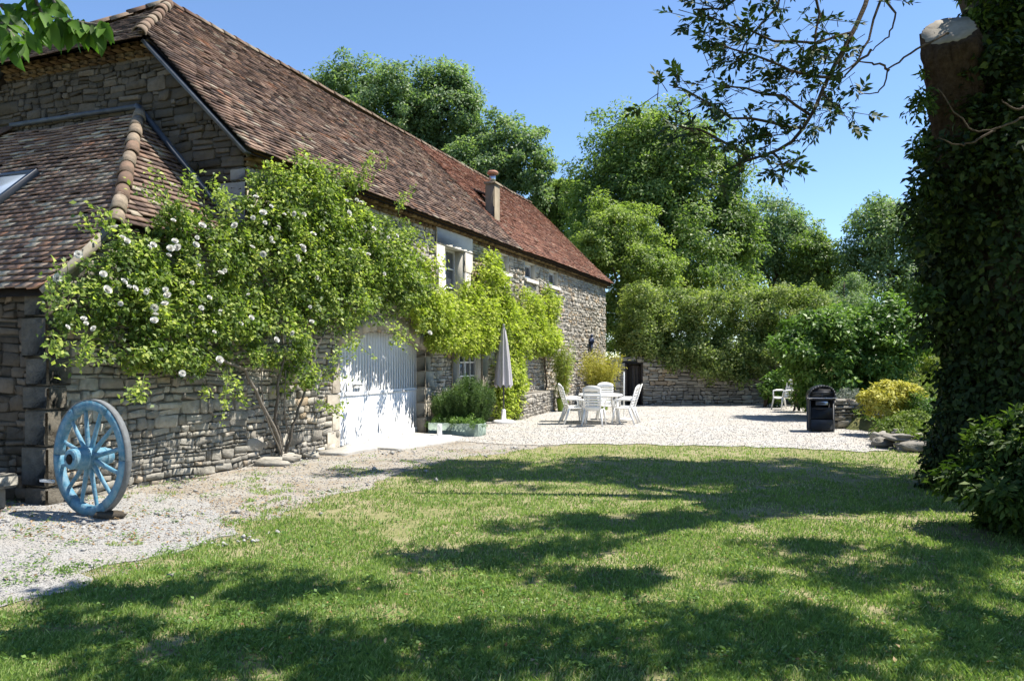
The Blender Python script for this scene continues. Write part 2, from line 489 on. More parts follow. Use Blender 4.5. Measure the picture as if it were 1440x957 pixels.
def rubble(name, org, ux, nx, z0, z1, spans, parent, mat, mortar, rows=(.07, .17), wid=(.14, .48), depth=.035, seed=1, big_end=None, dark_of=None, wamp=1.0):
    """Coursed rubble: each stone is a raised, chamfered, tilted block on a mortar bed.
    spans(z) -> list of (x0,x1) that are masonry at that height."""
    rr = random.Random(seed)
    org, ux, nx = np.asarray(org, float), np.asarray(ux, float), np.asarray(nx, float)
    V, Fs, T = [], [], []
    mv, mf = [], []

    def P(x, z, y):
        zz = z + (wamp * warp(x, z, seed) if z > z0 + .02 else 0)
        return org + ux * x + nx * y + np.array([0, 0, zz])
    z = z0
    while z < z1 - .03:
        h = rr.uniform(*rows)
        if rr.random() < .15: h *= 1.35
        zt = min(z + h, z1)
        if z1 - zt < .05: zt = z1
        for (xa, xb) in spans((z + zt) / 2):
            b = len(mv)
            mv += [P(xa, z - .01, 0), P(xb, z - .01, 0), P(xb, zt + .01, 0), P(xa, zt + .01, 0)]
            # strips so the bed follows the warp
            n = max(1, int((xb - xa) / .4))
            mv = mv[:b]
            for i in range(n + 1):
                x = xa + (xb - xa) * i / n
                mv.append(P(x, z - .012, 0)); mv.append(P(x, zt + .012, 0))
            for i in range(n):
                mf.append((b + 2 * i, b + 2 * i + 2, b + 2 * i + 3, b + 2 * i + 1))
            x = xa
            while x < xb - .02:
                wd = wid[0] + (wid[1] - wid[0]) * rr.random() ** 1.6
                wd *= (.55 + .6 * (zt - z) / rows[1])
                if xb - (x + wd) < wid[0]: wd = xb - x
                parts = [(z, zt)]
                if (zt - z) > .11 and rr.random() < .45:
                    zm = z + (zt - z) * rr.uniform(.35, .65); parts = [(z, zm), (zm, zt)]
                for (za, zb) in parts:
                    j = rr.uniform(.003, .013)
                    a0, a1, c0, c1 = x + j, x + wd - j, za + j, zb - j
                    hh = c1 - c0; ww = a1 - a0
                    if hh < .015 or ww < .03: continue
                    q = min(hh * .38, ww * .3)
                    ja = lambda s: rr.uniform(-s, s)
                    cx, cz = (a0 + a1) / 2, (c0 + c1) / 2
                    ring = []
                    for (ex, ez, sx, sz) in ((a0, c0, 1, 1), (a1, c0, -1, 1), (a1, c1, -1, -1), (a0, c1, 1, -1)):
                        qx, qz = q * rr.uniform(.1, .95), q * rr.uniform(.08, .7)
                        p1 = (ex, ez + sz * qz); p2 = (ex + sx * qx, ez)
                        ring += [p1, p2] if (sx * sz) > 0 else [p2, p1]
                    jt = min(.017, hh * .16); jb = ja(jt * 1.3); jl = ja(jt * 1.3)
                    ring = [(px_ + ja(jt), pz_ + ja(jt) + (jb if px_ > cx else jl) * .6) for px_, pz_ in ring]
                    d = depth * rr.uniform(.35, 1.35)
                    tx, tz = rr.uniform(-.07, .07), rr.uniform(-.13, .13)
                    b = len(V)
                    for (sc_, yy) in ((1.0, -.004), (.985, d * .8), (1 - min(.16, .007 / max(hh, .04)), d)):
                        for (rx, rz) in ring:
                            X = cx + (rx - cx) * sc_; Z = cz + (rz - cz) * sc_
                            Y = yy + ((X - cx) * tx + (Z - cz) * tz if yy > 0 else 0)
                            if yy == d: Y += ja(.009)
                            V.append(P(X, Z, Y))
                    t = min(1, max(0, rr.gauss(.48, .22)))
                    if rr.random() < .05: t = rr.uniform(.9, 1)
                    if dark_of: t = min(1, max(0, t + dark_of(cx, cz)))
                    for k in range(2):
                        for i in range(8):
                            i2 = (i + 1) % 8
                            Fs.append((b + k * 8 + i, b + k * 8 + i2, b + (k + 1) * 8 + i2, b + (k + 1) * 8 + i)); T.append(t)
                    Fs.append(tuple(b + 16 + i for i in range(8))); T.append(t)
                x += wd
        z = zt
    o = mesh(name, V, Fs, mat, parent, T)
    mesh('mortar', mv, mf, mortar, o, [.5] * len(mf))
    return o


def tiles(name, org, ax, up, nrm, span, rows, expo, tw, mat, parent, seed=1, sag=.03, thick=.02, tilt=.028, tintbias=None):
    """Plain tiles laid in courses: span(q) -> (x0,x1) at slope distance q."""
    rr = np.random.default_rng(seed)
    org, ax, up, nrm = (np.asarray(a, float) for a in (org, ax, up, nrm))
    V, T = [], []
    for r in range(rows):
        q0 = r * expo
        s0 = span(q0 + expo * .5)
        if s0 is None: continue
        xa, xb = s0
        if xb - xa < .03: continue
        x = xa - (tw * .5 if r % 2 else 0) - rr.uniform(0, .03)
        drift = rr.uniform(-.008, .008)
        while x < xb:
            wd = tw * rr.uniform(.93, 1.05)
            a, b = max(x + .002, xa), min(x + wd - .002, xb)
            x += wd
            if b - a < .025: continue
            g = sag * noise.noise((a * .22 + seed * 3.3, q0 * .35, seed)) + sag * .4 * noise.noise((a * .9, q0 * .8 + seed, 5))
            lift = rr.uniform(0, .013) + (.016 if rr.random() < .04 else 0)
            dq = drift + rr.uniform(-.012, .008)
            sk = rr.uniform(-.008, .008)
            e = expo * 1.25
            pa = org + ax * a + up * (q0 + dq) + nrm * (g + tilt + lift)
            pb = org + ax * b + up * (q0 + dq + sk) + nrm * (g + tilt + lift + rr.uniform(-.004, .004))
            pc = org + ax * b + up * (q0 + e) + nrm * (g + .004)
            pd = org + ax * a + up * (q0 + e) + nrm * (g + .004)
            lo = nrm * thick
            V += [pa, pb, pc, pd, pa - lo, pb - lo, pc - lo, pd - lo]
            t = np.clip(rr.normal(.47, .26), 0, .88)
            u = rr.random()
            if u < .05: t = rr.uniform(.9, .97)
            elif u < .09: t = 1.0
            elif u < .2: t = rr.uniform(0, .2)
            if tintbias: t = min(1, max(0, t + tintbias(a, q0)))
            T += [t] * 5
    n = len(V) // 8
    base = np.array([(0, 1, 2, 3), (4, 5, 1, 0), (5, 6, 2, 1), (7, 4, 0, 3), (7, 6, 5, 4)])
    Fc = (base[None] + 8 * np.arange(n)[:, None, None]).reshape(-1, 4)
    return mesh(name, V, Fc, mat, parent, T)


def halfround(mb, p, q, r, n, rr, up=(0, 0, 1), lap=.06):
    """A run of overlapping half-round tiles from p to q."""
    p, q = np.asarray(p, float), np.asarray(q, float)
    d = q - p; L = np.linalg.norm(d); d /= L
    x = np.cross(d, up); x /= np.linalg.norm(x); y = np.cross(x, d)
    for i in range(n):
        a = p + d * (L * i / n - (lap if i else 0)); b = p + d * (L * (i + 1) / n)
        ra, rb = r * rr.uniform(1.04, 1.14), r * rr.uniform(.84, .92)
        off = x * rr.uniform(-.012, .012) + y * rr.uniform(-.01, .012)
        V, Fs = [], []
        m = 9
        for (c, rad) in ((a, ra), (b, rb)):
            for th in (0, .018):
                for k in range(m):
                    g = math.pi * k / (m - 1)
                    V.append(c + off + x * math.cos(g) * (rad - th) + y * (math.sin(g) * (rad - th)))
        for k in range(m - 1):
            Fs.append((k, k + 1, 2 * m + k + 1, 2 * m + k))
            Fs.append((k, m + k, m + k + 1, k + 1))
            Fs.append((2 * m + k, 2 * m + k + 1, 3 * m + k + 1, 3 * m + k))
            Fs.append((m + k, 3 * m + k, 3 * m + k + 1, m + k + 1))
        mb.add(V, Fs, rr.uniform(0, 1))


# ------------------------------------------------------------------ generators: foliage
def unit(a):
    return a / (np.linalg.norm(a, axis=-1, keepdims=True) + 1e-9)


def leaf_mesh(P, Nn, A, L, Wd, fold=.12):
    """Diamond leaves: base P, normal Nn, axis A, length L, width Wd."""
    Nn = unit(Nn); A = unit(A - Nn * np.sum(A * Nn, -1, keepdims=True))
    B = np.cross(Nn, A)
    L = L[:, None]; Wd = Wd[:, None]
    v0 = P; v2 = P + A * L
    mid = P + A * L * .45 + Nn * L * fold
    v1 = mid + B * Wd * .5; v3 = mid - B * Wd * .5
    v2 = v2 - Nn * L * fold * .3
    V = np.stack([v0, v1, v2, v3], 1).reshape(-1, 3)
    n = len(P)
    Fc = np.arange(n * 4).reshape(n, 4)
    return V, Fc


def foliage(name, ells, nclump, per, cr, L, mat, parent, seed, aspect=.5, up=.6, outw=.6, rnd=.7, zmin=None, shell=(.62, 1.03), tvar=.2, flat=.75, nzamp=.22, nzs=.6, reject=.55, droop=.3, keep=None, ao=0.0):
    """Leaf clumps spread through the outer volume of a set of ellipsoids (cx,cy,cz,rx,ry,rz)."""
    g = np.random.default_rng(seed)
    E = np.array(ells, float)
    wts = (E[:, 3] * E[:, 4] + E[:, 3] * E[:, 5] + E[:, 4] * E[:, 5]); wts /= wts.sum()
    C, Cd = [], []
    tries = 0
    while len(C) < nclump and tries < nclump * 30:
        tries += 1
        e = E[g.choice(len(E), p=wts)]
        d = g.normal(size=3); d /= np.linalg.norm(d)
        if d[2] < -.55 and g.random() < .6: continue
        rad = g.uniform(*shell)
        nn = noise.noise(Vector(tuple(d * 1.0 / nzs)) + Vector((e[0] * .7 + seed, e[1], e[2])))
        c = e[:3] + d * e[3:] * rad * (1 + nzamp * 2 * nn)
        if zmin is not None and c[2] < zmin: continue
        dd = np.linalg.norm((c - E[:, :3]) / E[:, 3:], axis=1)
        if dd.min() < reject: continue
        if keep is not None and not keep(c): continue
        C.append(c); Cd.append(d)
    C = np.array(C); Cd = np.array(Cd); n = len(C)
    csz = g.uniform(.6, 1.35, n)
    ct = np.clip(g.normal(.45, .17, n), 0, 1)
    idx = np.repeat(np.arange(n), per)
    m = len(idx)
    off = unit(g.normal(size=(m, 3))) * (g.random(m) ** .45)[:, None]
    off[:, 2] *= flat
    off[:, 2] = off[:, 2] + .15 * (1 - off[:, 2] ** 2)
    P = C[idx] + off * (cr * csz[idx])[:, None]
    Nn = Cd[idx] * outw + unit(off) * .5 + np.array([0, 0, up]) + g.normal(size=(m, 3)) * rnd
    A = unit(off) * .8 + g.normal(size=(m, 3)) * .6 + Cd[idx] * .4 - np.array([0, 0, droop])
    Ls = L * g.uniform(.65, 1.3, m)
    if zmin is not None: P[:, 2] = np.maximum(P[:, 2], zmin)
    V, Fc = leaf_mesh(P, Nn, A, Ls, Ls * aspect * g.uniform(.8, 1.2, m))
    T = np.clip(ct[idx] + g.normal(0, tvar, m), 0, 1)
    return mesh(name, V, Fc, mat, parent, T), C


def trunk_to(name, base, C, mat, parent, r0, top_z, seed, nl=7):
    rr = random.Random(seed)
    mb = MB()
    base = np.asarray(base, float)
    cx = C.mean(0)
    top = np.array([cx[0], cx[1], top_z])
    pts = []
    for i in range(7):
        f = i / 6
        p = base + (top - base) * f + np.array([rr.uniform(-.1, .1), rr.uniform(-.1, .1), 0]) * (1 if 0 < i else 0) * r0 * 2
        pts.append(p)
    mb.tube(pts, [r0 * (1.25 if i == 0 else 1) * (1 - .85 * i / 6) for i in range(7)], 9, rr.random())
    for i in range(nl):
        f = rr.uniform(.35, .9)
        a = base + (top - base) * f
        tgt = C[rr.randrange(len(C))]
        mid = (a + tgt) / 2 + np.array([0, 0, .15 * np.linalg.norm(tgt - a)])
        r = r0 * (1 - .8 * f) * .55
        mb.tube([a, mid, tgt], [r, r * .6, r * .18], 6, rr.random(), False)
    return mb.build(name, mat, parent, True)


def tree(name, label, base, ells, nclump, per, cr, L, leaf, seed, group=None, cat='tree', r0=.3, trunk_top=None, bark='bark', **kw):
    base = np.asarray(base, float)
    t = thing(name, label, cat, base, group)
    el = [(e[0] - base[0], e[1] - base[1], e[2] - base[2], *e[3:]) for e in ells]
    o, C = foliage('crown', el, nclump, per, cr, L, M[leaf], t, seed, **kw)
    zt = trunk_top if trunk_top is not None else max(e[2] + e[5] * .5 for e in el)
    trunk_to('trunk', (0, 0, -.05), C, M[bark], t, r0, zt, seed)
    return t


def epx(u, v, ru, rv, Y, dy=None):
    """Ellipsoid at depth Y whose outline there is ru x rv photo pixels."""
    c = px(u, v, Y); s = Y / F
    return (c[0], c[1], c[2], ru * s, dy if dy else ru * s * .9, rv * s)


# ------------------------------------------------------------------ ground
def in_poly(x, y, poly):
    poly = np.asarray(poly); ins = np.zeros(len(x), bool)
    j = len(poly) - 1
    for i in range(len(poly)):
        xi, yi = poly[i]; xj, yj = poly[j]
        c = ((yi > y) != (yj > y)) & (x < (xj - xi) * (y - yi) / (yj - yi + 1e-12) + xi)
        ins ^= c; j = i
    return ins


def rough(poly, amp=.12, step=.12, seed=0, straight=()):
    out = []
    n = len(poly)
    for i in range(n):
        a, b = np.array(poly[i], float), np.array(poly[(i + 1) % n], float)
        k = max(1, int(np.linalg.norm(b - a) / step))
        nrm = np.array([-(b - a)[1], (b - a)[0]]); nrm /= np.linalg.norm(nrm) + 1e-9
        for j in range(k):
            p = a + (b - a) * j / k
            if i not in straight:
                q = noise.noise((p[0] * 2.2, p[1] * 2.2, seed)) + .6 * noise.noise((p[0] * 6, p[1] * 6, seed + 4))
                p = p + nrm * amp * q
            out.append((p[0], p[1]))
    return out


def sheet(name, poly, z, mat, kind='structure'):
    tr = geometry.tessellate_polygon([[Vector((x, y, 0)) for x, y in poly]])
    o = mesh(name, [(x, y, z) for x, y in poly], [tuple(t) for t in tr], mat)
    for p in o.data.polygons:
        pass
    if o.data.polygons[0].normal.z < 0:
        o.data.flip_normals()
    return tag(o, kind=kind)


BANK_EDGE = [(13.2, 7.9), (14.6, 7.25), (16.0, 7.7), (17.6, 8.3), (18.6, 8.15), (19.2, 8.0), (20.5, 8.3), (23, 9.0), (26, 9.9), (29.4, 10.8), (33.2, 10.8), (35, 10.8), (60, -10)]


def bank_h(x, y):
    if y < 13.2: return 0.0
    ys = [b[0] for b in BANK_EDGE]; xs = [b[1] for b in BANK_EDGE]
    xe = np.interp(y, ys, xs)
    d = x - xe
    wl = y - (28.55 + (x - 3.55) * .149) - .42
    if wl > 0 and x > 4.1: d = max(d, 3.3)
    if d <= 0: return -.02
    f = min(1, d / 3.2)
    top = .45 + .95 * min(1, max(0, (y - 14) / 14))
    near = min(1, max(0, (y - 13.2) / 1.0))
    r = .25 + .75 * f
    return near * (top * (r ** .8)) + .05 * noise.noise((x, y, 0))


sheet('field', [(-600, -60), (900, -60), (900, 2000), (-600, 2000)], -.03, M['field'])
LAWN = [(-6, -3), (14, -3), (14, 13.6), (8.6, 14.4), (7.3, 15.2), (6.4, 15.6), (5.2, 16.0), (3.8, 16.2), (1.5, 16.4), (.5, 15.6), (-.9, 14.9), (-2.4, 14.3), (-5.0, 10), (-9, 10)]
sheet('lawn', rough(LAWN, .1, .2, 3), 0.0, M['lawn'])
DRIVE = [(-20, -2), (-4.4, 3.0), (-3.45, 5.1), (-3.15, 5.75), (-3.25, 6.3), (-3.05, 6.6), (-2.75, 7.0), (-2.75, 7.6), (-3.1, 8.3), (-3.6, 9.2), (-4.6, 9.8), (-5.6, 9.15), (-8, 9.7), (-20, 9)]
DIRT = [(-4.6, 7.2), (-2.85, 6.9), (-2.75, 7.7), (-2.4, 8.9), (-1.85, 10.2), (-1.6, 11.8), (-.85, 13.3), (.4, 14.6), (.8, 15.4), (0.2, 16.5), (-1.0, 16.8), (-2.2, 17.1), (-5.9, 8.6)]
YARD = [(-1.6, 16.4), (-.6, 15.6), (.5, 15.1), (1.5, 15.5), (3.8, 15.2), (5.2, 14.75), (6.3, 14.1), (7.1, 14.6), (7.9, 16.2), (8.6, 17.8), (8.6, 22), (9.8, 26), (10.9, 29.1), (4, 28.9), (3.9, 33), (-2.4, 17.2)]
dirt_poly = rough(DIRT, .22, .1, 5)
drive_poly = rough(DRIVE, .16, .08, 1)
yard_poly = rough(YARD, .2, .1, 9)
sheet('dirt_path', dirt_poly, .004, M['dirt'])
sheet('gravel_drive', drive_poly, .008, M['gravel'])
sheet('gravel_courtyard', yard_poly, .012, M['courtyard'])
# the raised garden behind the rocks and the stone wall
gx = np.concatenate([np.arange(3.9, 14, .25), np.arange(14, 70, 2.0)]); gy = np.concatenate([np.arange(13.2, 31, .25), np.arange(31, 75, 1.5)])
V = [(x, y, bank_h(x, y)) for y in gy for x in gx]
nx_ = len(gx)
Fq = [(j * nx_ + i, j * nx_ + i + 1, (j + 1) * nx_ + i + 1, (j + 1) * nx_ + i) for j in range(len(gy) - 1) for i in range(nx_ - 1)]
Fq = [f for f in Fq if max(V[i][2] for i in f) > -.015]
tag(mesh('garden_bank', V, Fq, M['bank'], smooth=True), kind='structure')

# ------------------------------------------------------------------ the long stone house
house = thing('stone_house', 'long rubble stone farmhouse with steep tiled roof and half hipped gable', 'house', W(-2.54, 0, 0))
hb = W(-2.54, 0, 0)
TH0, TH1, WZ = -2.54, 19.8, 4.86
GW = 6.9                                        # gable width
RA = R(44.5)
TAN = math.tan(RA)


def hpart(o):
    """House parts are written in world coordinates; shift them under the house's empty."""
    o.location = Vector(o.location) - Vector(tuple(hb))
    return o


def spans_minus(x0, x1, holes):
    holes = sorted(holes); out = []; x = x0
    for a, b in holes:
        if a > x: out.append((x, min(a, x1)))
        x = max(x, b)
    if x < x1: out.append((x, x1))
    return [(a, b) for a, b in out if b - a > .03]


def arch_z(t):
    return 1.87 + .40 * (1 - ((t - 1.7) / 1.7) ** 2)


OPEN = [(4.28, 5.50, 2.9, 4.40), (7.72, 8.62, 4.08, 4.64), (9.90, 10.92, 4.08, 4.64), (12.2, 13.25, 4.08, 4.64), (5.15, 6.6, .85, 2.0)]
SURR = .0


def front_spans(z):
    h = []
    if z < 1.87: h.append((-.02, 3.42))
    elif z < 2.27:
        r = 1.7 * math.sqrt(max(0, 1 - (z - 1.87) / .40)); h.append((1.7 - r, 1.7 + r))
    for a, b, za, zb in OPEN:
        if za < z < zb: h.append((a, b))
    return spans_minus(TH0 + .02, TH1, h)


def front_dark(x, z):
    return (.16 if x > 5.5 else 0.0) - (.15 if z < .5 else 0)


hpart(rubble('front_wall', O3, D3, N3, -.03, WZ, front_spans, house, M['stone'], M['mortar'], rows=(.055, .16), wid=(.08, .34), depth=.034, seed=3, dark_of=front_dark))


def gable_spans(z):
    # x measured into the house from the front corner
    a = 0.0 if z < 4.92 else (z - 4.92) / TAN
    return [(a + .02, GW - a - .02)] if GW - 2 * a > .2 else []


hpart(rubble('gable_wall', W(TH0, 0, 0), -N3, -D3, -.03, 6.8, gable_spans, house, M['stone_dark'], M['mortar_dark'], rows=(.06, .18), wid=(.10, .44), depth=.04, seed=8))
# plain inner core: far gable and back
mb = MB()
mb.box(W((TH0 + TH1) / 2, -GW, WZ / 2), D3 * (TH1 - TH0) / 2, N3 * .2, (0, 0, WZ / 2))
mb.box(W(TH1 - .2, -GW / 2, WZ / 2), D3 * .2, N3 * (GW / 2 - .02), (0, 0, WZ / 2 - .01))
a, b, c = W(TH1 - .03, -.05, 4.85), W(TH1 - .03, -GW + .05, 4.85), W(TH1 - .03, -GW / 2, 8.2)
mb.add([a, b, c], [(0, 1, 2)])
hpart(mb.build('back_wall', M['stone'], house))
mb = MB()   # large dressed quoins at the front corner
z = 0
rq = random.Random(4)
k = 0
while z < 4.55:
    h = rq.uniform(.28, .42)
    h = min(h, 4.6 - z)
    l1, l2 = (.55, .32) if k % 2 else (.3, .55)
    if z > 3.0:
        c = W(TH0 + l1 / 2 - .05, -l2 / 2 + .06, z + h / 2)
        mb.box(c, D3 * l1 / 2, N3 * l2 / 2, (0, 0, h / 2 - .008), rq.random(), .02)
    z += h; k += 1
hpart(mb.build('quoins', M['arch'], house))

# roof: two long slopes, a half hip on the near gable
UPF = unit(np.array([-N3[0], -N3[1], TAN]))                 # up the front slope
NRF = unit(np.cross(D3, UPF)); NRF = NRF if NRF[2] > 0 else -NRF
OV = .28
EZ = 4.86 - OV * TAN + .30                      # eave edge height
E0 = W(0, OV, 4.82)                              # front eave line
SL = (GW / 2 + OV) / math.cos(RA)
RZ = E0[2] + (GW / 2 + OV) * TAN
HIPQ = (6.84 - E0[2]) / math.sin(RA)         # slope distance where the half hip starts
TV = TH0 - .22                                    # verge
TR = -.55                                         # ridge start


def main_span(q):
    f = 0 if q < HIPQ else (q - HIPQ) / (SL - HIPQ)
    return (TV + (TR - TV) * f, None)


roof = hpart(tiles('roof', E0, D3, UPF, NRF, lambda q: (main_span(q)[0], 9.07), int(SL / .105), .105, .165, M['tile'], house, 11, .05,
                   tintbias=lambda x, q: -.1 if noise.noise((x * .5, q * .6, 2)) > .2 else 0))
hpart(tiles('red_roof_section', E0 + NRF * .015, D3, UPF, NRF, lambda q: (9.07, 20.15), int(SL / .105), .105, .165, M['tile_red'], house, 12, .05))
# decking under the tiles, both slopes, and the half hip
mb = MB()
th = NRF * -.03
q1 = SL
A = [E0 + D3 * TV + th, E0 + D3 * 20.1 + th, E0 + D3 * 20.1 + UPF * q1 + th, E0 + D3 * TR + UPF * q1 + th, E0 + D3 * TV + UPF * HIPQ + th]
mb.add(A, [(0, 1, 2, 3, 4)])
mb.add([p - NRF * .06 for p in A], [(4, 3, 2, 1, 0)])
Bk = lambda p: p - N3 * 2 * (np.dot(p - W(0, -GW / 2, 0), N3))          # mirror to the back slope
B_ = [Bk(p) for p in A]
mb.add(B_, [(4, 3, 2, 1, 0)]); mb.add([p - np.array([0, 0, .08]) for p in B_], [(0, 1, 2, 3, 4)])
hpart(mb.build('roof_deck', M['wood_dark'], house))
UPB = np.array([N3[0] * math.cos(RA), N3[1] * math.cos(RA), math.sin(RA)])
NRB = np.array([-N3[0] * math.sin(RA), -N3[1] * math.sin(RA), math.cos(RA)])
EB = W(0, -GW - OV, 4.82)
hpart(tiles('back_roof', EB, D3, UPB, NRB, lambda q: (main_span(q)[0], 20.1), int(SL / .14), .14, .3, M['tile'], house, 13, .02))
# half hip
hipA = E0 + D3 * TV + UPF * HIPQ
hipB = Bk(hipA)
hipT = E0 + D3 * TR + UPF * SL
hm = (hipA + hipB) / 2
UPH = unit(hipT - hm); AXH = unit(hipB - hipA); NRH = np.cross(UPH, AXH); NRH = NRH if NRH[2] > 0 else -NRH
HL = np.linalg.norm(hipT - hm); HWD = np.linalg.norm(hipB - hipA)
oh = hm - UPH * .22
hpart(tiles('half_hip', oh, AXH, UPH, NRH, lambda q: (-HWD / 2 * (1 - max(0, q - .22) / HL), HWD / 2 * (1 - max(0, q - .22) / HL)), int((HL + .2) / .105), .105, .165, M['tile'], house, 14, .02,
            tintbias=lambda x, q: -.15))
mb = MB(); mb.add([hm - UPH * .2 - AXH * HWD / 2 - NRH * .02, hm - UPH * .2 + AXH * HWD / 2 - NRH * .02, hipT - NRH * .02], [(0, 1, 2), (2, 1, 0)])
hpart(mb.build('hip_deck', M['wood_dark'], house))
rr = random.Random(5)
mb = MB()
halfround(mb, hipA - UPH * .15 + NRH * .03, hipT + np.array([0, 0, .04]), .10, 9, rr, unit(NRF + NRH))
hpart(mb.build('hip_tiles', M['ridge'], house)); mb = MB()
halfround(mb, hipB - UPH * .15 + NRH * .03, hipT + np.array([0, 0, .04]), .10, 9, rr, unit(NRB + NRH))
hpart(mb.build('hip_tiles', M['ridge'], house))
mb = MB()
halfround(mb, hipT + np.array([0, 0, .0]), E0 + D3 * 20.15 + UPF * SL + np.array([0, 0, .0]), .10, 56, rr)
hpart(mb.build('ridge_tiles', M['ridge'], house))
# verge mortar strips beside the half hip
for mir in (False, True):
    mb = MB()
    a = E0 + D3 * (TV + .03) + UPF * .02 - NRF * .10; b = E0 + D3 * (TV + .03) + UPF * (HIPQ - .05) - NRF * .10
    if mir: a, b = Bk(a), Bk(b)
    mb.bar(a, b, .05, .15, up=D3, tint=.3)
    hpart(mb.build('verge_board', M['zinc'], house))
# cornice of half-round tiles under the front eave and under the half hip
mb = MB()
rc = random.Random(6)
for row, (out, zz) in enumerate(((.08, 4.655), (.17, 4.745))):
    t = TH0 + (.1 if row == 1 else 0)
    while t < TH1:
        wd = .2
        V, Fs = [], []
        m = 7
        for o_ in (-.05, out):
            for k in range(m):
                g_ = math.pi * k / (m - 1)
                V.append(W(t + wd / 2 + .092 * math.cos(g_), o_, zz - .02 + .085 * math.sin(g_)))
        for k in range(m - 1): Fs.append((k, k + 1, m + k + 1, m + k))
        Fs.append(tuple(m + k for k in range(m)))
        Fs.append((0, m, 2 * m - 1, m - 1))
        mb.add(V, Fs, rc.random())
        t += wd
    mb.box(W((TH0 + TH1) / 2, out / 2 - .02, zz + .085), D3 * (TH1 - TH0) / 2, N3 * (out / 2 + .02), (0, 0, .022), .5)
hpart(mb.build('cornice', M['cornice'], house))
mb = MB()
hh = 6.66
for row, (out, zz) in enumerate(((.08, hh - .05), (.16, hh + .07))):
    x = 1.75
    while x < GW - 1.8:
        c = W(TH0 - out / 2, -x - .1, zz)
        mb.box(c, N3 * .09, D3 * (out / 2 + .03), (0, 0, .05), rc.random(), .02)
        x += .2
hpart(mb.build('gable_cornice', M['cornice'], house))

# chimney with metal flue, open roof window
ch_t, ch_in = 9.75, .95
cz = 4.82 + (OV + ch_in) * TAN - .22
chim = MB()
chim.box(W(ch_t, -ch_in, cz + .35), D3 * .22, N3 * .15, (0, 0, .80), .3, .01)
chim.box(W(ch_t, -ch_in, cz + 1.17), D3 * .26, N3 * .19, (0, 0, .035), .2, .008)
co = hpart(chim.build('chimney', surf('rendered_chimney', [(0, (.22, .18, .125)), (1, (.31, .265, .19))], .9, 4, .6, (.6, .58, .5), 30, .4), house))
mb = MB(); mb.lathe(W(ch_t, -ch_in, cz + 1.2), (0, 0, 1), [(0, .095), (.27, .095)], 16)
mesh('flue', np.array(mb.V), mb.F, M['chrome'], co, mb.T, True)
mb = MB(); mb.lathe(W(ch_t, -ch_in, cz + 1.46), (0, 0, 1), [(0, .10), (.02, .17), (.07, .17), (.11, .12), (.12, .02)], 16)
mesh('flue_cap', np.array(mb.V), mb.F, M['tile_red'], co, [.8] * len(mb.F), True)
p0 = E0 + D3 * 10.35 + UPF * 3.25
rwb = MB()
hinge = p0; sw = unit(UPF * -.93 + NRF * .36)
rwb.box(hinge + sw * .45 + D3 * .35, D3 * .36, sw * .45, np.cross(D3, sw) * .025, .5, .006)
rw = hpart(rwb.build('roof_window', M['charcoal'], house))
mb = MB(); mb.box(hinge + UPF * -.43 + D3 * .35 + NRF * .03, D3 * .34, UPF * .43, NRF * .02, .5)
mesh('opening', np.array(mb.V), mb.F, M['darkroom'], rw, mb.T)


# windows
def window(t0, t1, z0, z1, recess, cols, rows, name='window', fw=.05):
    fr = MB()
    tc, zc = (t0 + t1) / 2, (z0 + z1) / 2
    for tt in (t0 + fw / 2, t1 - fw / 2):
        fr.box(W(tt, -recess, zc), D3 * fw / 2, N3 * .03, (0, 0, (z1 - z0) / 2), .9, .005)
    for zz in (z0 + fw / 2 + .002, z1 - fw / 2 - .002):
        fr.box(W(tc, -recess, zz), D3 * ((t1 - t0) / 2 - fw), N3 * .028, (0, 0, fw / 2), .9, .005)
    for i in range(1, cols):
        tt = t0 + (t1 - t0) * i / cols
        wd = .045 if (cols % 2 == 0 and i == cols // 2) else .022
        fr.box(W(tt, -recess + .002, zc), D3 * wd, N3 * .024, (0, 0, (z1 - z0) / 2 - fw), .9, .004)
    for j in range(1, rows):
        zz = z0 + (z1 - z0) * j / rows
        for i in range(cols):
            a = t0 + (t1 - t0) * i / cols + .04; b = t0 + (t1 - t0) * (i + 1) / cols - .04
            fr.box(W((a + b) / 2, -recess + .001, zz), D3 * (b - a) / 2, N3 * .02, (0, 0, .015), .9)
    f = hpart(fr.build(name, M['white'], house))
    g = MB(); g.box(W(tc, -recess - .012, zc), D3 * ((t1 - t0) / 2 - fw), N3 * .006, (0, 0, (z1 - z0) / 2 - fw))
    mesh('pane', np.array(g.V), g.F, M['glass'], f, g.T)
    # reveal: soffit, jambs, bottom, dark back
    rv = MB(); d = recess + .1
    rv.box(W(t0 - .03, -d / 2 + .02, zc), D3 * .03, N3 * d / 2, (0, 0, (z1 - z0) / 2 + .06), .5)
    rv.box(W(t1 + .03, -d / 2 + .02, zc), D3 * .03, N3 * d / 2, (0, 0, (z1 - z0) / 2 + .06), .5)
    rv.box(W(tc, -d / 2 + .02, z1 + .03), D3 * ((t1 - t0) / 2), N3 * d / 2, (0, 0, .03), .5)
    rv.box(W(tc, -d / 2 + .02, z0 - .03), D3 * ((t1 - t0) / 2), N3 * d / 2, (0, 0, .03), .5)
    mesh('reveal', np.array(rv.V), rv.F, M['dressed'], f, rv.T)
    bk = MB(); bk.box(W(tc, -recess - .5, zc), D3 * ((t1 - t0) / 2 + .1), N3 * .01, (0, 0, (z1 - z0) / 2 + .1))
    mesh('dark_interior', np.array(bk.V), bk.F, M['darkroom'], f, bk.T)
    return f


def plus(f, name, mb, mat):
    o = mesh(name, np.array(mb.V), mb.F, mat, f, mb.T)
    return o


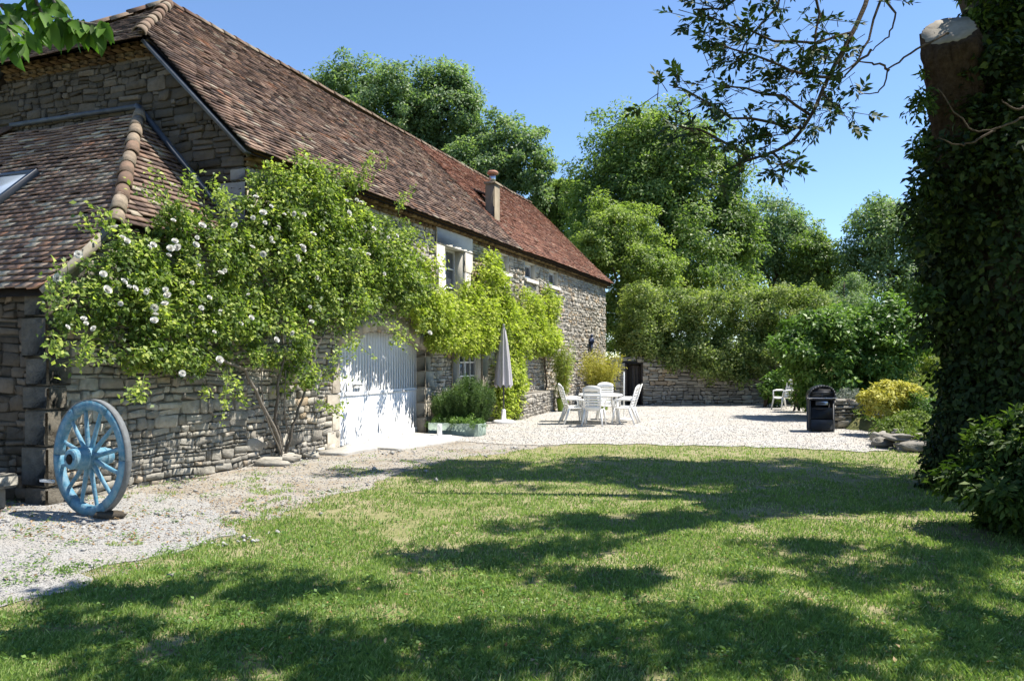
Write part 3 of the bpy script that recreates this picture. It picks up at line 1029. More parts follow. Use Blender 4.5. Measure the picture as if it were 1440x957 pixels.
wbig = window(4.34, 5.44, 2.96, 4.34, .22, 2, 3)
mb = MB()   # big pale stone surround
mb.box(W(4.89, .035, 4.52), D3 * 1.02, N3 * .055, (0, 0, .19), .9, .015)
for (ta, tb, seq) in ((3.98, 4.32, (0, 1, 0)), (5.46, 5.80, (0, 1, 0))):
    zz = 2.75
    for k, h in enumerate((.52, .55, .505)):
        extra = .12 if k % 2 == 0 else 0
        a, b = (ta - extra, tb) if ta < 4.5 else (ta, tb + extra)
        mb.box(W((a + b) / 2, .03, zz + h / 2), D3 * (b - a) / 2, N3 * .055, (0, 0, h / 2 - .004), .6 + .3 * (k % 2), .012)
        zz += h
mb.box(W(4.89, .05, 2.86), D3 * .565, N3 * .09, (0, 0, .055), .8, .012)
plus(wbig, 'stone_surround', mb, M['dressed'])
mb = MB()
for i in range(8):
    mb.box(W(4.44 + i * .06, -.30 - (.02 if i % 2 else 0), 3.65), D3 * .032, N3 * .01, (0, 0, .62))
plus(wbig, 'curtain', mb, M['curtain'])
for (a, b) in ((7.78, 8.56), (9.96, 10.86), (12.26, 13.19)):
    f = window(a, b, 4.14, 4.60, .15, 1, 1, fw=.085)
    mb = MB(); mb.box(W((a + b) / 2 + .03, .03, 4.055), D3 * ((b - a) / 2 + .12), N3 * .075, (0, 0, .055), .8, .012)
    plus(f, 'sill', mb, M['dressed'])
fdoor = window(5.21, 6.54, .9, 1.94, .14, 4, 3)
mb = MB()
mb.box(W(5.88, .02, 2.10), D3 * 1.0, N3 * .045, (0, 0, .13), .4, .015)
mb.box(W(6.78, .02, 1.35), D3 * .2, N3 * .045, (0, 0, .61), .5, .015)
mb.box(W(4.97, .02, 1.35), D3 * .2, N3 * .045, (0, 0, .61), .3, .015)
mb.box(W(5.88, .04, .82), D3 * .8, N3 * .09, (0, 0, .05), .5, .012)
plus(fdoor, 'stone_surround', mb, M['arch'])

# garage door under its segmental arch
mb = MB()
RC = .20
bw = .105
t = 0.02
rd = random.Random(9)
leaf_edges = (.45, 1.32, 2.10, 2.72)
while t < 3.40:
    t2 = min(t + bw, 3.41)
    top = max(arch_z(max(.02, min(3.38, (t + t2) / 2))), 1.88) + .04
    gap = .012 if any(abs(t2 - e) < bw / 2 for e in leaf_edges) else .006
    mb.box(W((t + t2) / 2, -RC, (top + 1.02) / 2), D3 * ((t2 - t) / 2 - gap / 2), N3 * .018, (0, 0, (top - 1.02) / 2), rd.uniform(.3, 1), .004)
    mb.box(W((t + t2) / 2, -RC - .004, .52), D3 * ((t2 - t) / 2 - gap / 2 + .002), N3 * .018, (0, 0, .49), rd.uniform(.3, 1), .003)
    t = t2
edges = (0.03, *leaf_edges, 3.40)
for a, b in zip(edges[:-1], edges[1:]):
    mb.box(W((a + b) / 2, -RC + .022, 1.0), D3 * ((b - a) / 2 - .012), N3 * .014, (0, 0, .035), .8, .004)
    mb.box(W((a + b) / 2, -RC + .022, .09), D3 * ((b - a) / 2 - .012), N3 * .012, (0, 0, .06), .6, .004)
door = hpart(mb.build('garage_door', M['white'], house))
mb = MB(); mb.box(W(1.7, -RC - .06, 1.15), D3 * 1.75, N3 * .01, (0, 0, 1.2)); plus(door, 'backing', mb, M['darkroom'])
mb = MB()
mb.bar(W(.80, -RC + .06, 1.16), W(1.05, -RC + .06, 1.16), .02, .03); mb.bar(W(.82, -RC, 1.16), W(.82, -RC + .06, 1.16), .02, .02); mb.bar(W(1.03, -RC, 1.16), W(1.03, -RC + .06, 1.16), .02, .02)
plus(door, 'handle', mb, M['iron'])
mb = MB()
na = 13
for i in range(na):            # voussoirs
    a0 = .0 + 3.4 * i / na; a1 = 3.4 * (i + 1) / na
    V = []
    for o_ in (-RC + .02, .05):
        for tt, hgt in ((a0 + .006, 0), (a1 - .006, 0), (a1 - .006, 1), (a0 + .006, 1)):
            n_ = np.array([(tt - 1.7) * .28, 1.0]); n_ /= np.linalg.norm(n_)
            zb = arch_z(tt)
            V.append(W(tt + n_[0] * .27 * hgt, o_, zb + n_[1] * .27 * hgt))
    mb.add(V, [(0, 1, 2, 3)[::-1], (4, 5, 6, 7), (0, 4, 5, 1)[::-1], (1, 5, 6, 2)[::-1], (2, 6, 7, 3)[::-1], (3, 7, 4, 0)[::-1]], rd.random())
zz = 0
k = 0
while zz < 1.86:               # jamb stones
    h = min(rd.uniform(.28, .42), 1.87 - zz)
    if 1.87 - zz - h < .12: h = 1.87 - zz
    for side in (0, 1):
        l = (.42, .26)[(k + side) % 2]
        a, b = (3.40, 3.40 + l) if side else (-l, .0)
        mb.box(W((a + b) / 2, -.09, zz + h / 2), D3 * (b - a) / 2, N3 * .135, (0, 0, h / 2 - .005), rd.random(), .012)
    zz += h; k += 1
hpart(mb.build('arch_surround', M['arch'], house))

# ------------------------------------------------------------------ hipped stone annex in front of the gable
annex = thing('stone_annex', 'small stone annex with hipped tile roof and skylight against the gable', 'outbuilding', W(-5.88, 0, 0))
ab = W(-5.88, 0, 0)


def apart(o):
    o.location = Vector(o.location) - Vector(tuple(ab)); return o


AT0, AT1, AW = -5.88, -2.50, 7.1


def annex_side(z):
    if z < 2.55: return [(AT0 + .02, AT1 - .02)]
    a = AT0 + (z - 2.55) / .93
    return [(a + .05, AT1 - .02)] if a < AT1 - .3 else []


apart(rubble('side_wall', O3, D3, N3, -.03, 3.32, annex_side, annex, M['stone_grey'], M['mortar'], rows=(.045, .15), wid=(.09, .38), depth=.038, seed=21))
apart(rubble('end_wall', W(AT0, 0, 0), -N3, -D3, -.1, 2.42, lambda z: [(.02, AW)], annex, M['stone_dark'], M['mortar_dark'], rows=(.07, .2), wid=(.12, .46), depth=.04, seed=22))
mb = MB(); z = -.1; k = 0
while z < 2.42:
    h = min(rq.uniform(.25, .5), 2.43 - z)
    if 2.43 - z - h < .12: h = 2.43 - z
    l1, l2 = (.26, .42) if k % 2 else (.32, .36)
    mb.box(W(AT0 + l1 / 2 - .075 + rq.uniform(-.01, .01), -l2 / 2 + .072 + rq.uniform(-.01, .01), z + h / 2), D3 * l1 / 2, N3 * l2 / 2, (0, 0, h / 2 - .005), rq.random() * .35, .02)
    z += h; k += 1
apart(mb.build('quoins', M['quoin'], annex))
# roof planes
FA = W(AT0 - .16, 0, 2.43)                     # front eave point (x = s)
PK = W(AT1 - .04, -2.1, 5.66)                  # head of the hip
PK2 = W(AT1 - .04, -5.0, 5.66)
HF = W(-5.08, .14, 3.33)                       # foot of the hip
upA = unit(np.array(PK - (FA - N3 * 2.1)))
axA = -N3
nrA = np.cross(upA, axA); nrA = nrA if nrA[2] > 0 else -nrA
LA = np.linalg.norm(PK - (FA - N3 * 2.1))
qh = LA * (3.33 - 2.43) / (5.66 - 2.43)


def a_span(q):
    if q < qh: return (.02 - .1, AW + .1)
    f = (q - qh) / (LA - qh)
    return (-.14 + 2.24 * f, AW + .14 - 2.24 * f)


apart(tiles('roof', FA, axA, upA, nrA, a_span, int(LA / .12), .12, .18, M['tile'], annex, 31, .05, .022, .034, lambda x, q: .16))
# right-hand slope
e0 = W(0, .14, 3.33)
foot = np.array([HF[0], HF[1], 0]);
upB = unit((PK - W(AT1 - .04, .14, 3.33)))
nrB = np.cross(D3, upB); nrB = nrB if nrB[2] > 0 else -nrB
LB = np.linalg.norm(PK - W(AT1 - .04, .14, 3.33))
apart(tiles('side_roof', e0, D3, upB, nrB, lambda q: (-5.08 + (AT1 - .04 + 5.08) * q / LB, AT1 - .02), int(LB / .12), .12, .18, M['tile'], annex, 32, .03, .022, .034, lambda x, q: .10))
mb = MB()
dn = np.array([0, 0, -.06])
mb.add([FA + N3 * .06 + dn, FA - N3 * AW + dn, PK2 + dn, PK + dn, HF + dn], [(0, 1, 2, 3, 4), (4, 3, 2, 1, 0)])
mb.add([HF + dn, W(AT1 - .02, .14, 3.33) + dn, PK + dn], [(0, 1, 2), (2, 1, 0)])
mb.add([W(AT0 - .1, -.02, 2.40), W(-5.08, -.02, 3.27), W(-5.08, .10, 3.27), W(AT0 - .1, .10, 2.40)], [(0, 1, 2, 3)])
apart(mb.build('roof_deck', M['wood_dark'], annex))
mb = MB(); rr = random.Random(15)
halfround(mb, HF + np.array([0, 0, .03]) - unit(PK - HF) * .12, PK + np.array([0, 0, .05]), .098, 11, rr, unit(nrA + nrB))
apart(mb.build('hip_tiles', M['ridge'], annex)); mb = MB()
pf = W(-5.08, -AW - .14, 3.33)
halfround(mb, pf, PK2 + np.array([0, 0, .05]), .098, 10, rr, (0, 0, 1))
apart(mb.build('hip_tiles', M['ridge'], annex))
mb = MB()
gd = -D3 * .03
mb.bar(PK + np.array([0, 0, .10]) + gd, PK2 + np.array([0, 0, .10]) + gd, .06, .16, up=D3)
mb.bar(PK + np.array([0, 0, .12]) + gd, W(AT1 - .04, .14, 3.42) + gd, .06, .18, up=D3)
apart(mb.build('flashing', M['zinc'], annex))
mb = MB()
mb.bar(W(AT0 - .14, .10, 2.40), W(-5.10, .10, 3.27), .035, .12, tint=.5)
apart(mb.build('verge_board', M['cutwood'], annex))
sk = FA - N3 * 3.06 + upA * 2.38 + nrA * .06
mb = MB()
for sx in (-1, 1): mb.box(sk + axA * sx * .38, axA * .04, upA * .55, nrA * .05, .5, .006)
for sy in (-1, 1): mb.box(sk + upA * sy * .51, axA * .339, upA * .04, nrA * .048, .5, .006)
skl = apart(mb.build('skylight', M['charcoal'], annex))
mb = MB(); mb.box(sk + nrA * .02, axA * .338, upA * .468, nrA * .008)
plus(skl, 'pane', mb, plain('skylight_glass', (.25, .3, .36), .05, .9, 0, .05, 3, 0))

# ------------------------------------------------------------------ threshold slabs, trough, lamp, low wall, ornament
def slab(name, label, pts, z, mat, seed):
    t = [W(a, b, 0) for a, b in pts]
    c = sum(t) / len(t)
    poly = rough([(p[0], p[1]) for p in t], .03, .1, seed)
    n = len(poly)
    V = [(x - c[0], y - c[1], -.02) for x, y in poly] + [(x - c[0], y - c[1], z - .015) for x, y in poly] + [((x - c[0]) * .985, (y - c[1]) * .985, z) for x, y in poly]
    Fs = []
    for i in range(n):
        j = (i + 1) % n
        Fs.append((i, j, n + j, n + i)); Fs.append((n + i, n + j, 2 * n + j, 2 * n + i))
    Fs.append(tuple(2 * n + i for i in range(n)))
    o = mesh(name, V, Fs, mat, None, [.8] * len(Fs))
    o.location = (c[0], c[1], 0)
    return tag(o, label, 'slab')


slab('threshold_slab', 'small pale step slab at the near end of the white garage door', [(-.85, .06), (-.75, .62), (.22, .70), (.25, .04)], .055, M['concrete'], 3)
slab('threshold_slab', 'broad pale concrete apron in front of the white garage door', [(.30, .02), (.30, 1.12), (1.9, 1.42), (2.75, 1.25), (3.2, .2), (3.2, -.12), (.30, -.12)], .045, M['concrete'], 4)

tr = thing('planter_trough', 'pale green concrete trough with low herbs beside the garage door', 'planter', W(3.33, .85, 0))
tb = W(3.33, .85, 0)
mb = MB()
for s_ in (-1, 1):
    mb.box(N3 * 0 + D3 * s_ * .19 + np.array([0, 0, .14]), N3 * .6, D3 * .03, (0, 0, .14), .5, .012)
    mb.box(N3 * s_ * .57 + np.array([0, 0, .138]), N3 * .029, D3 * .16, (0, 0, .138), .5, .01)
mb.box((0, 0, .1), N3 * .54, D3 * .16, (0, 0, .1), .2)
mb.build('trough', M['trough'], tr)
foliage('herbs', [(N3[0] * s_, N3[1] * s_, .30, .25, .25, .10) for s_ in (-.4, 0, .4)], 60, 40, .08, .05, M['bush_leaf'], tr, 50, aspect=.4)

lampz = wallpx(612, 480, .16)
lp = thing('wall_lantern', 'white lantern on the stone wall right of the garage door', 'lantern', W(lampz[0], 0.05, lampz[1]))
mb = MB()
mb.box(N3 * .0 + np.array([0, 0, 0]), D3 * .05, N3 * .02, (0, 0, .09), .9, .008); mb.bar(np.array([0, 0, .05]), N3 * .14 + np.array([0, 0, .13]), .02, .02)
mb.build('bracket', M['white'], lp)
mb = MB()
c0 = N3 * .15
mb.lathe(c0 + np.array([0, 0, -.13]), (0, 0, 1), [(0, .05), (.02, .06), (.2, .085), (.21, .10), (.29, .03), (.31, .015)], 6, .9)
mb.build('lantern_body', M['white'], lp)

low = thing('low_stone_wall', 'low rough stone planter wall below the wisteria', 'wall', W(8.1, .6, 0))
lb = W(8.1, .6, 0)
la, lbb = W(8.1, .62, 0), W(12.2, .28, 0)
ld = unit(lbb - la); ln = np.array([ld[1], -ld[0], 0]); LL = np.linalg.norm(lbb - la)
o = rubble('wall_face', la, ld, ln, -.03, .66, lambda z: [(0, LL)], low, M['stone'], M['mortar'], rows=(.06, .13), wid=(.1, .35), depth=.04, seed=41)
o.location = tuple(-lb)
o = rubble('wall_end', la - ln * .35, ln, -ld, -.03, .66, lambda z: [(0, .37)], low, M['stone'], M['mortar'], rows=(.06, .13), wid=(.1, .3), depth=.04, seed=42)
o.location = tuple(-lb)
mb = MB(); mb.box((la + lbb) / 2 - ln * .17 + np.array([0, 0, .665]), ld * LL / 2, ln * .2, (0, 0, .025), .4, .01)
o = mb.build('coping', M['stone'], low); o.location = tuple(-lb)

orn = thing('wall_ornament', 'small dark blue metal figure fixed to the stone wall above the yellow bamboo', 'ornament', W(17.2, .12, 2.15))
mb = MB()
mb.tube([(0, 0, .12), (0, 0, .2), (0, 0, .30), (0, 0, .38)], [.06, .11, .1, .04], 8); mb.tube([(0, 0, .37), (0, 0, .44), (0, 0, .50)], [.03, .065, .03], 8)
for s_ in (-1, 1):
    mb.tube([D3 * .04 * s_ + np.array([0, 0, .14]), D3 * .07 * s_ + np.array([0, 0, -.1]), D3 * .1 * s_ + np.array([0, 0, -.32])], [.05, .035, .02], 6)
    mb.tube([D3 * .08 * s_ + np.array([0, 0, .3]), D3 * .2 * s_ + np.array([0, 0, .2]), D3 * .27 * s_ + np.array([0, 0, .3])], [.035, .03, .015], 6)
mb.build('figure', M['blue_dark'], orn)
mb = MB(); mb.bar(-N3 * .14 + np.array([0, 0, .2]), N3 * .02 + np.array([0, 0, .2]), .02, .02); mb.build('bracket', M['iron'], orn)

# ------------------------------------------------------------------ back garden wall with old door, and the low wall by the barbecue
gw = thing('garden_wall', 'dry stone garden wall with old plank door below the hedge', 'wall', (3.6, 28.7, 0))
ga, gbp = np.array([3.55, 28.55, 0.]), np.array([10.6, 29.6, 0.])
gd_ = unit(gbp - ga); gn = np.array([gd_[1], -gd_[0], 0]); GL = np.linalg.norm(gbp - ga)
DX0, DX1 = .55, 1.22
o = rubble('wall_face', ga, gd_, gn, -.03, 1.75, lambda z: spans_minus(0, GL, [(DX0, DX1)] if z < 1.52 else []), gw, M['stone'], M['mortar_dark'], rows=(.08, .2), wid=(.14, .5), depth=.06, seed=51,
           dark_of=lambda x, z: .45 if (1.4 < x < 2.4 and .8 < z < 1.4) else -.1)
o.location = (-3.6, -28.7, 0)
mb = MB()
n = 5
for i in range(n):
    a = DX0 + (DX1 - DX0) * i / n; b = DX0 + (DX1 - DX0) * (i + 1) / n
    mb.box(ga + gd_ * (a + b) / 2 - gn * .10 + np.array([0, 0, .74]), gd_ * ((b - a) / 2 - .005), gn * .02, (0, 0, .70 + rd.uniform(-.02, .02)), rd.random(), .004)
o = mb.build('plank_door', M['wood_dark'], gw); o.location = (-3.6, -28.7, 0)
mb2 = MB()
for a in (DX0 + .03, DX1 - .03): mb2.box(ga + gd_ * a - gn * .04 + np.array([0, 0, .74]), gd_ * .035, gn * .05, (0, 0, .76), .9, .006)
mb2.box(ga + gd_ * (DX0 + DX1) / 2 - gn * .02 + np.array([0, 0, 1.56]), gd_ * .5, gn * .08, (0, 0, .06), .5, .01)
mesh('door_frame', np.array(mb2.V), mb2.F, M['wood_dark'], o, mb2.T)
mb = MB(); mb.box((ga + gbp) / 2 - gn * .38 + np.array([0, 0, .82]), gd_ * GL / 2, gn * .2, (0, 0, .84), .3)
o = mb.build('wall_core', M['mortar_dark'], gw); o.location = (-3.6, -28.7, 0)

lw = thing('low_dry_stone_wall', 'low dry stone retaining wall beside the black barbecue', 'wall', (7.8, 18.9, 0))
o = rubble('wall_face', (7.55, 18.95, 0), (1, -.06, 0), (-.06, -1, 0), -.03, .66, lambda z: [(0, .95)], lw, M['stone_grey'], M['mortar_dark'], rows=(.06, .13), wid=(.15, .45), depth=.09, seed=61, wamp=.6)
o.location = (-7.8, -18.9, 0)
mb = MB()
for i in range(4): mb.rock((7.65 + i * .24 - 7.8, 19.0 - i * .015 - 18.9, .66), (.17, .16, .055), rd.random(), 70 + i)
mb.box((8.03 - 7.8, 19.15 - 18.9, .3), (.47, -.03, 0), (0, .15, 0), (0, 0, .33), .2)
mb.build('coping', M['stone_grey'], lw)
o = rubble('return_face', (8.50, 18.89, 0), (.05, -1, 0), (-1, -.05, 0), -.03, .6, lambda z: [(0, 1.2 - z * .7)], lw, M['stone_grey'], M['mortar_dark'], rows=(.06, .13), wid=(.15, .4), depth=.09, seed=62, wamp=.6)
o.location = (-7.8, -18.9, 0)

# rocks along the bank
RK = [((6.95, 14.85, .08), (.20, .17, .11), 'rounded mossy rock at the gravel corner of the bank'),
      ((7.33, 14.25, .07), (.40, .22, .10), 'long flat rock lying at the foot of the bank'),
      ((7.22, 14.62, .22), (.30, .20, .06), 'thin flat slab leaning on the long rock'),
      ((7.80, 13.95, .10), (.15, .14, .11), 'small pale rock at the right end of the rock edging'),
      ((7.75, 15.6, .47), (.26, .18, .06), 'flat grey rock higher on the bank below the green shrub'),
      ((7.12, 15.25, .14), (.16, .15, .13), 'squat grey rock wedged behind the mossy corner rock'),
      ((7.95, 14.5, .30), (.24, .17, .13), 'dark rock beside the ivy covered trunk'),
      ((7.58, 14.55, .25), (.14, .11, .06), 'small white stone on top of the rock edging'),
      ((7.35, 13.35, .05), (.11, .10, .07), 'little rock on the lawn edge near the ivy')]
for i, (c, r, lab) in enumerate(RK):
    mb = MB(); mb.rock((0, 0, 0), r, .1 + .06 * i, 200 + i, (16, 11))
    c = (c[0], c[1], max(c[2], bank_h(c[0], c[1]) + r[2] * .15) if i != 4 else bank_h(c[0], c[1]) + .03)
    o = mb.build('rock', M['stone_grey'], None, False); o.location = c
    tag(o, lab, 'rock', 'rocks edging the garden bank')
# stone bits at the rose root
for i, (c, r, lab) in enumerate([((-4.02 + .25, 12.35, .05), (.30, .14, .07), 'flat edging stone at the left of the rose stem'),
                                 ((-3.66, 12.8, .06), (.24, .16, .08), 'pale broken stone just right of the rose stem'),
                                 ((-3.38, 13.25, .05), (.16, .12, .07), 'grey edging stone nearest the step slab')]):
    mb = MB(); mb.rock((0, 0, 0), r, .5 + .15 * i, 230 + i, (9, 7))
    o = mb.build('edging_stone', M['stone'], None, False); o.location = c
    tag(o, lab, 'stone', 'stones edging the rose bed')

bench = thing('stone_bench', 'rough grey stone bench at the left edge beside the annex corner', 'bench', (-6.05, 8.75, 0))
mb = MB(); mb.box((0, 0, .32), D3 * .22, N3 * .55, (0, 0, .075), .7, .03); mb.build('seat', M['stone_grey'], bench)
mb = MB(); mb.box(N3 * .30 + np.array([0, 0, .12]), D3 * .16, N3 * .13, (0, 0, .125), .3, .03); mb.build('support', M['stone_grey'], bench)
mb = MB(); mb.box(-N3 * .30 + np.array([0, 0, .12]), D3 * .16, N3 * .13, (0, 0, .125), .3, .03); mb.build('support', M['stone_grey'], bench)

# ------------------------------------------------------------------ blue cart wheel
WH = W(-6.19, 1.02, 0)
cw = thing('cart_wheel', 'worn blue painted wooden cart wheel standing against the stone corner', 'cart wheel', WH)
RAD = .615
AXW = unit(np.array([-.477, -.879, .03]))
XW = unit(np.cross((0, 0, 1), AXW)); YW = np.cross(AXW, XW)
C0 = np.array([0, 0, RAD + .005])


def ring(mb, r0, r1, h0, h1, n, gaps=0, tint=.5, rnd=None):
    """Rectangular-section ring in felloe segments."""
    segs = gaps if gaps else 1
    per = n // segs
    for s_ in range(segs):
        a0 = 2 * math.pi * s_ / segs + (.006 if gaps else 0); a1 = 2 * math.pi * (s_ + 1) / segs - (.006 if gaps else 0)
        V, Fs = [], []
        j0, j1 = (rnd.uniform(-.004, .004), rnd.uniform(-.004, .004)) if rnd else (0, 0)
        for i in range(per + 1):
            a = a0 + (a1 - a0) * i / per
            d = XW * math.cos(a) + YW * math.sin(a)
            for r, h in ((r0, h0), (r1, h0), (r1, h1), (r0, h1)):
                V.append(C0 + d * (r + j0) + AXW * (h + j1))
        for i in range(per):
            for k in range(4):
                a_, b_ = i * 4 + k, i * 4 + (k + 1) % 4
                Fs.append((a_, b_, b_ + 4, a_ + 4))
        if gaps: Fs += [(3, 2, 1, 0), tuple(per * 4 + k for k in range(4))]
        mb.add(V, Fs, rnd.uniform(.2, .9) if rnd else tint)


rwh = random.Random(3)
mb = MB(); ring(mb, .505, .600, -.036, .036, 48, 6, rnd=rwh); mb.build('rim', M['blue'], cw)
mb = MB(); ring(mb, .601, .616, -.034, .034, 48, 0); mb.build('iron_tyre', M['iron'], cw)
mb = MB()
mb.tube([C0 + AXW * h for h in (-.22, -.2, -.12, -.06, .06, .10, .20, .235, .24, .24, .13)], [.075, .085, .095, .115, .118, .118, .105, .10, .09, .06, .055], 24, .55, True)
hub = mb.build('hub', M['blue'], cw, False)
mb = MB()
for h in (.085, .215, -.14):
    rr_ = .122 if h == .085 else (.107 if h > 0 else .10)
    mb.tube([C0 + AXW * (h - .012), C0 + AXW * (h + .012)], [rr_, rr_], 24, .9)
mesh('hub_band', np.array(mb.V), mb.F, M['blue'], hub, mb.T)
mb = MB(); mb.tube([C0 + AXW * .235, C0 + AXW * .243], [.052, .052], 16); mesh('axle_hole', np.array(mb.V), mb.F, M['darkroom'], hub, mb.T)
for i in range(12):
    a = 2 * math.pi * (i + .45) / 12
    d = XW * math.cos(a) + YW * math.sin(a)
    tg = -XW * math.sin(a) + YW * math.cos(a)
    mb = MB()
    p, q = C0 + d * .10 + AXW * .02, C0 + d * .515
    # tapered spoke
    V = []
    for pp, w1, w2 in ((p, .030, .026), (p + (q - p) * .3, .026, .024), (p + (q - p) * .85, .021, .019), (q, .024, .020)):
        for k in range(8):
            g_ = 2 * math.pi * (k + .5) / 8
            V.append(pp + tg * w1 * math.cos(g_) + AXW * w2 * math.sin(g_))
    Fs = [(r * 8 + k, r * 8 + (k + 1) % 8, (r + 1) * 8 + (k + 1) % 8, (r + 1) * 8 + k) for r in range(3) for k in range(8)]
    mb.add(V, Fs, rwh.uniform(.15, .8)); mb.build('spoke', M['blue'], cw)
mb = MB(); mb.bar(C0 - XW * (-.54) * 1 + np.array([0, 0, -.25]) + D3 * -.02, C0 + XW * .54 + np.array([0, 0, -.25]) - N3 * .28 + D3 * .25, .025, .025)
barp = C0 + np.array([0, 0, -.27]) - N3 * .50 - D3 * .06
mb = MB(); mb.bar(barp + N3 * .03, barp - N3 * .17, .03, .03, bev=.004)
mb.build('support_bar', M['white'], cw)
mb = MB(); mb.rock((0, 0, 0), (.14, .07, .05), .2, 300, (9, 7))
o = mb.build('chock_stone', M['stone_dark']); p = W(-6.24, 1.36, .04); o.location = tuple(p)
tag(o, 'small dark stone wedged under the blue cart wheel', 'stone')

# ------------------------------------------------------------------ garden furniture
def make_chair():
    t = thing('garden_chair', 'x', 'chair', (0, 0, 0))
    # local: faces +Y, seat at .43
    P_ = M['plastic']
    nx, ny = 9, 9
    V, Fs = [], []
    for lay in (0, -.018):
        for j in range(ny):
            for i in range(nx):
                x = -.235 + .47 * i / (nx - 1); y = -.21 + .44 * j / (ny - 1)
                fr_ = max(0, (y - .12)) ** 2 * 2.5
                V.append((x * (1 + .08 * (j / (ny - 1))), y, .425 - .025 * (1 - (x / .235) ** 2) + .02 * (j / ny) - fr_ + lay))
    m = nx * ny
    for j in range(ny - 1):
        for i in range(nx - 1):
            a = j * nx + i
            Fs.append((a, a + 1, a + nx + 1, a + nx)); Fs.append((m + a, m + a + nx, m + a + nx + 1, m + a + 1))
    for i in range(nx - 1):
        Fs.append((i, m + i, m + i + 1, i + 1)); a = (ny - 1) * nx + i; Fs.append((a, a + 1, m + a + 1, m + a))
    for j in range(ny - 1):
        a = j * nx; Fs.append((a, a + nx, m + a + nx, m + a)); a = j * nx + nx - 1; Fs.append((a, m + a, m + a + nx, a + nx))
    mesh('seat', V, Fs, P_, t, None, True)
    # backrest: curved frame with horizontal slats and a rounded top
    mb = MB()

    def bp(x, z):
        f = (z - .40) / .62
        wd = .215 + .03 * f
        return np.array([x * wd, -.21 - .20 * f - .035 * (1 - x * x) * 1.0 + .02, z])
    zs = [.41 + .58 * i / 15 for i in range(16)]
    n = 10

    def patch(za, zb, xa=-1, xb=1, th=.016, top=False):
        V, Fs = [], []
        for lay in (0, 1):
            for zz, e in ((za, 0), (zb, 1)):
                for i in range(n + 1):
                    x = xa + (xb - xa) * i / n
                    z_ = zz - (.075 * abs(x) ** 2.6 if (top and e) else 0)
                    p = bp(x, z_); p = p + np.array([0, -th * lay, 0]); V.append(p)
        for i in range(n):
            a = i; b = n + 1 + i; c_ = 2 * (n + 1) + i; d_ = 3 * (n + 1) + i
            Fs += [(a, b, b + 1, a + 1), (c_, c_ + 1, d_ + 1, d_), (b, d_, d_ + 1, b + 1), (a, a + 1, c_ + 1, c_)]
        Fs += [(0, 2 * (n + 1), 3 * (n + 1), n + 1), (n, 2 * n + 1, 4 * n + 3, 3 * n + 2)]
        mb.add(V, Fs)
    patch(.40, .52)
    for i in range(5): patch(.535 + i * .070, .535 + i * .070 + .054)
    patch(.885, 1.045, top=True)
    patch(.40, .97, -1.0, -.86, .022); patch(.40, .97, .86, 1.0, .022)
    mb.build('backrest', P_, t)
    for sx in (-1, 1):
        mb = MB()   # front leg
        mb.tube([(sx * .235, .19, .43), (sx * .255, .215, .25), (sx * .285, .255, 0)], [.030, .026, .020], 8); mb.build('leg', P_, t, True)
        mb = MB()
        mb.tube([(sx * .215, -.20, .42), (sx * .235, -.27, .22), (sx * .27, -.36, 0)], [.038, .030, .022], 8); mb.build('leg', P_, t, True)
        mb = MB()
        mb.tube([(sx * .24, .19, .42), (sx * .275, .19, .55), (sx * .285, .17, .635), (sx * .285, .05, .655), (sx * .27, -.15, .655), (sx * .235, -.27, .645)], [.024, .022, .026, .028, .028, .02], 8); mb.build('armrest', P_, t, True)
    return t


chair = make_chair()
CH = [((2.05, 19.75), -14, 'white resin chair with its slatted back turned to the lawn'),
      ((1.60, 20.35), -78, 'white resin chair at the left side of the table, nearer the lawn'),
      ((1.66, 21.15), -100, 'white resin chair at the left side of the table, nearer the green pot'),
      ((2.62, 21.85), 180, 'white resin chair behind the table with its front to the lawn'),
      ((2.86, 20.30), 70, 'white resin chair right of the table, the nearer of that pair'),
      ((3.04, 20.95), 84, 'white resin chair right of the table, beside the white pole'),
      ((8.95, 26.1), 108, 'white resin chair alone by the leafy shrub and back wall')]
for i, ((x, y), a, lab) in enumerate(CH):
    c = chair if i == 0 else copy_tree(chair)
    c.location = (x, y, .014); c.rotation_euler = (0, 0, R(a)); c.scale = (1.0, 1.0, 1.0)
    c.scale = (.95, .95, .97)
    tag(c, lab, 'chair', 'white resin garden chairs')

tb_ = thing('garden_table', 'white oval resin table among the garden chairs', 'table', (2.33, 20.8, .014))
mb = MB()
pr = [(.0, .56), (.01, .585), (.035, .585), (.045, .56)]
V, Fs = [], []
n = 40
for h, r in pr:
    for i in range(n):
        a = 2 * math.pi * i / n
        V.append((math.copysign(abs(math.cos(a)) ** .8, math.cos(a)) * r * .98, math.copysign(abs(math.sin(a)) ** .8, math.sin(a)) * r * 1.25, .70 + h))
for k in range(3):
    for i in range(n): Fs.append((k * n + i, k * n + (i + 1) % n, (k + 1) * n + (i + 1) % n, (k + 1) * n + i))
Fs += [tuple(range(n))[::-1], tuple(3 * n + i for i in range(n))]
mb.add(V, Fs); mb.build('tabletop', M['plastic'], tb_)
for sx in (-1, 1):
    for sy in (-1, 1):
        mb = MB(); mb.tube([(sx * .36, sy * .48, .705), (sx * .38, sy * .5, .4), (sx * .44, sy * .56, 0)], [.035, .03, .024], 8); mb.build('leg', M['plastic'], tb_, True)

pole = thing('parasol_stand', 'white upright pole behind the right hand chairs and table', 'parasol stand', (3.05, 21.5, .014))
mb = MB(); mb.lathe((0, 0, .05), (0, 0, 1), [(0, .022), (1.24, .022), (1.26, .01)], 10); mb.build('pole', M['plastic'], pole, True)
mb = MB(); mb.lathe((0, 0, 0), (0, 0, 1), [(0, .22), (.04, .22), (.07, .06), (.08, .03)], 18); mb.build('base', M['plastic'], pole)

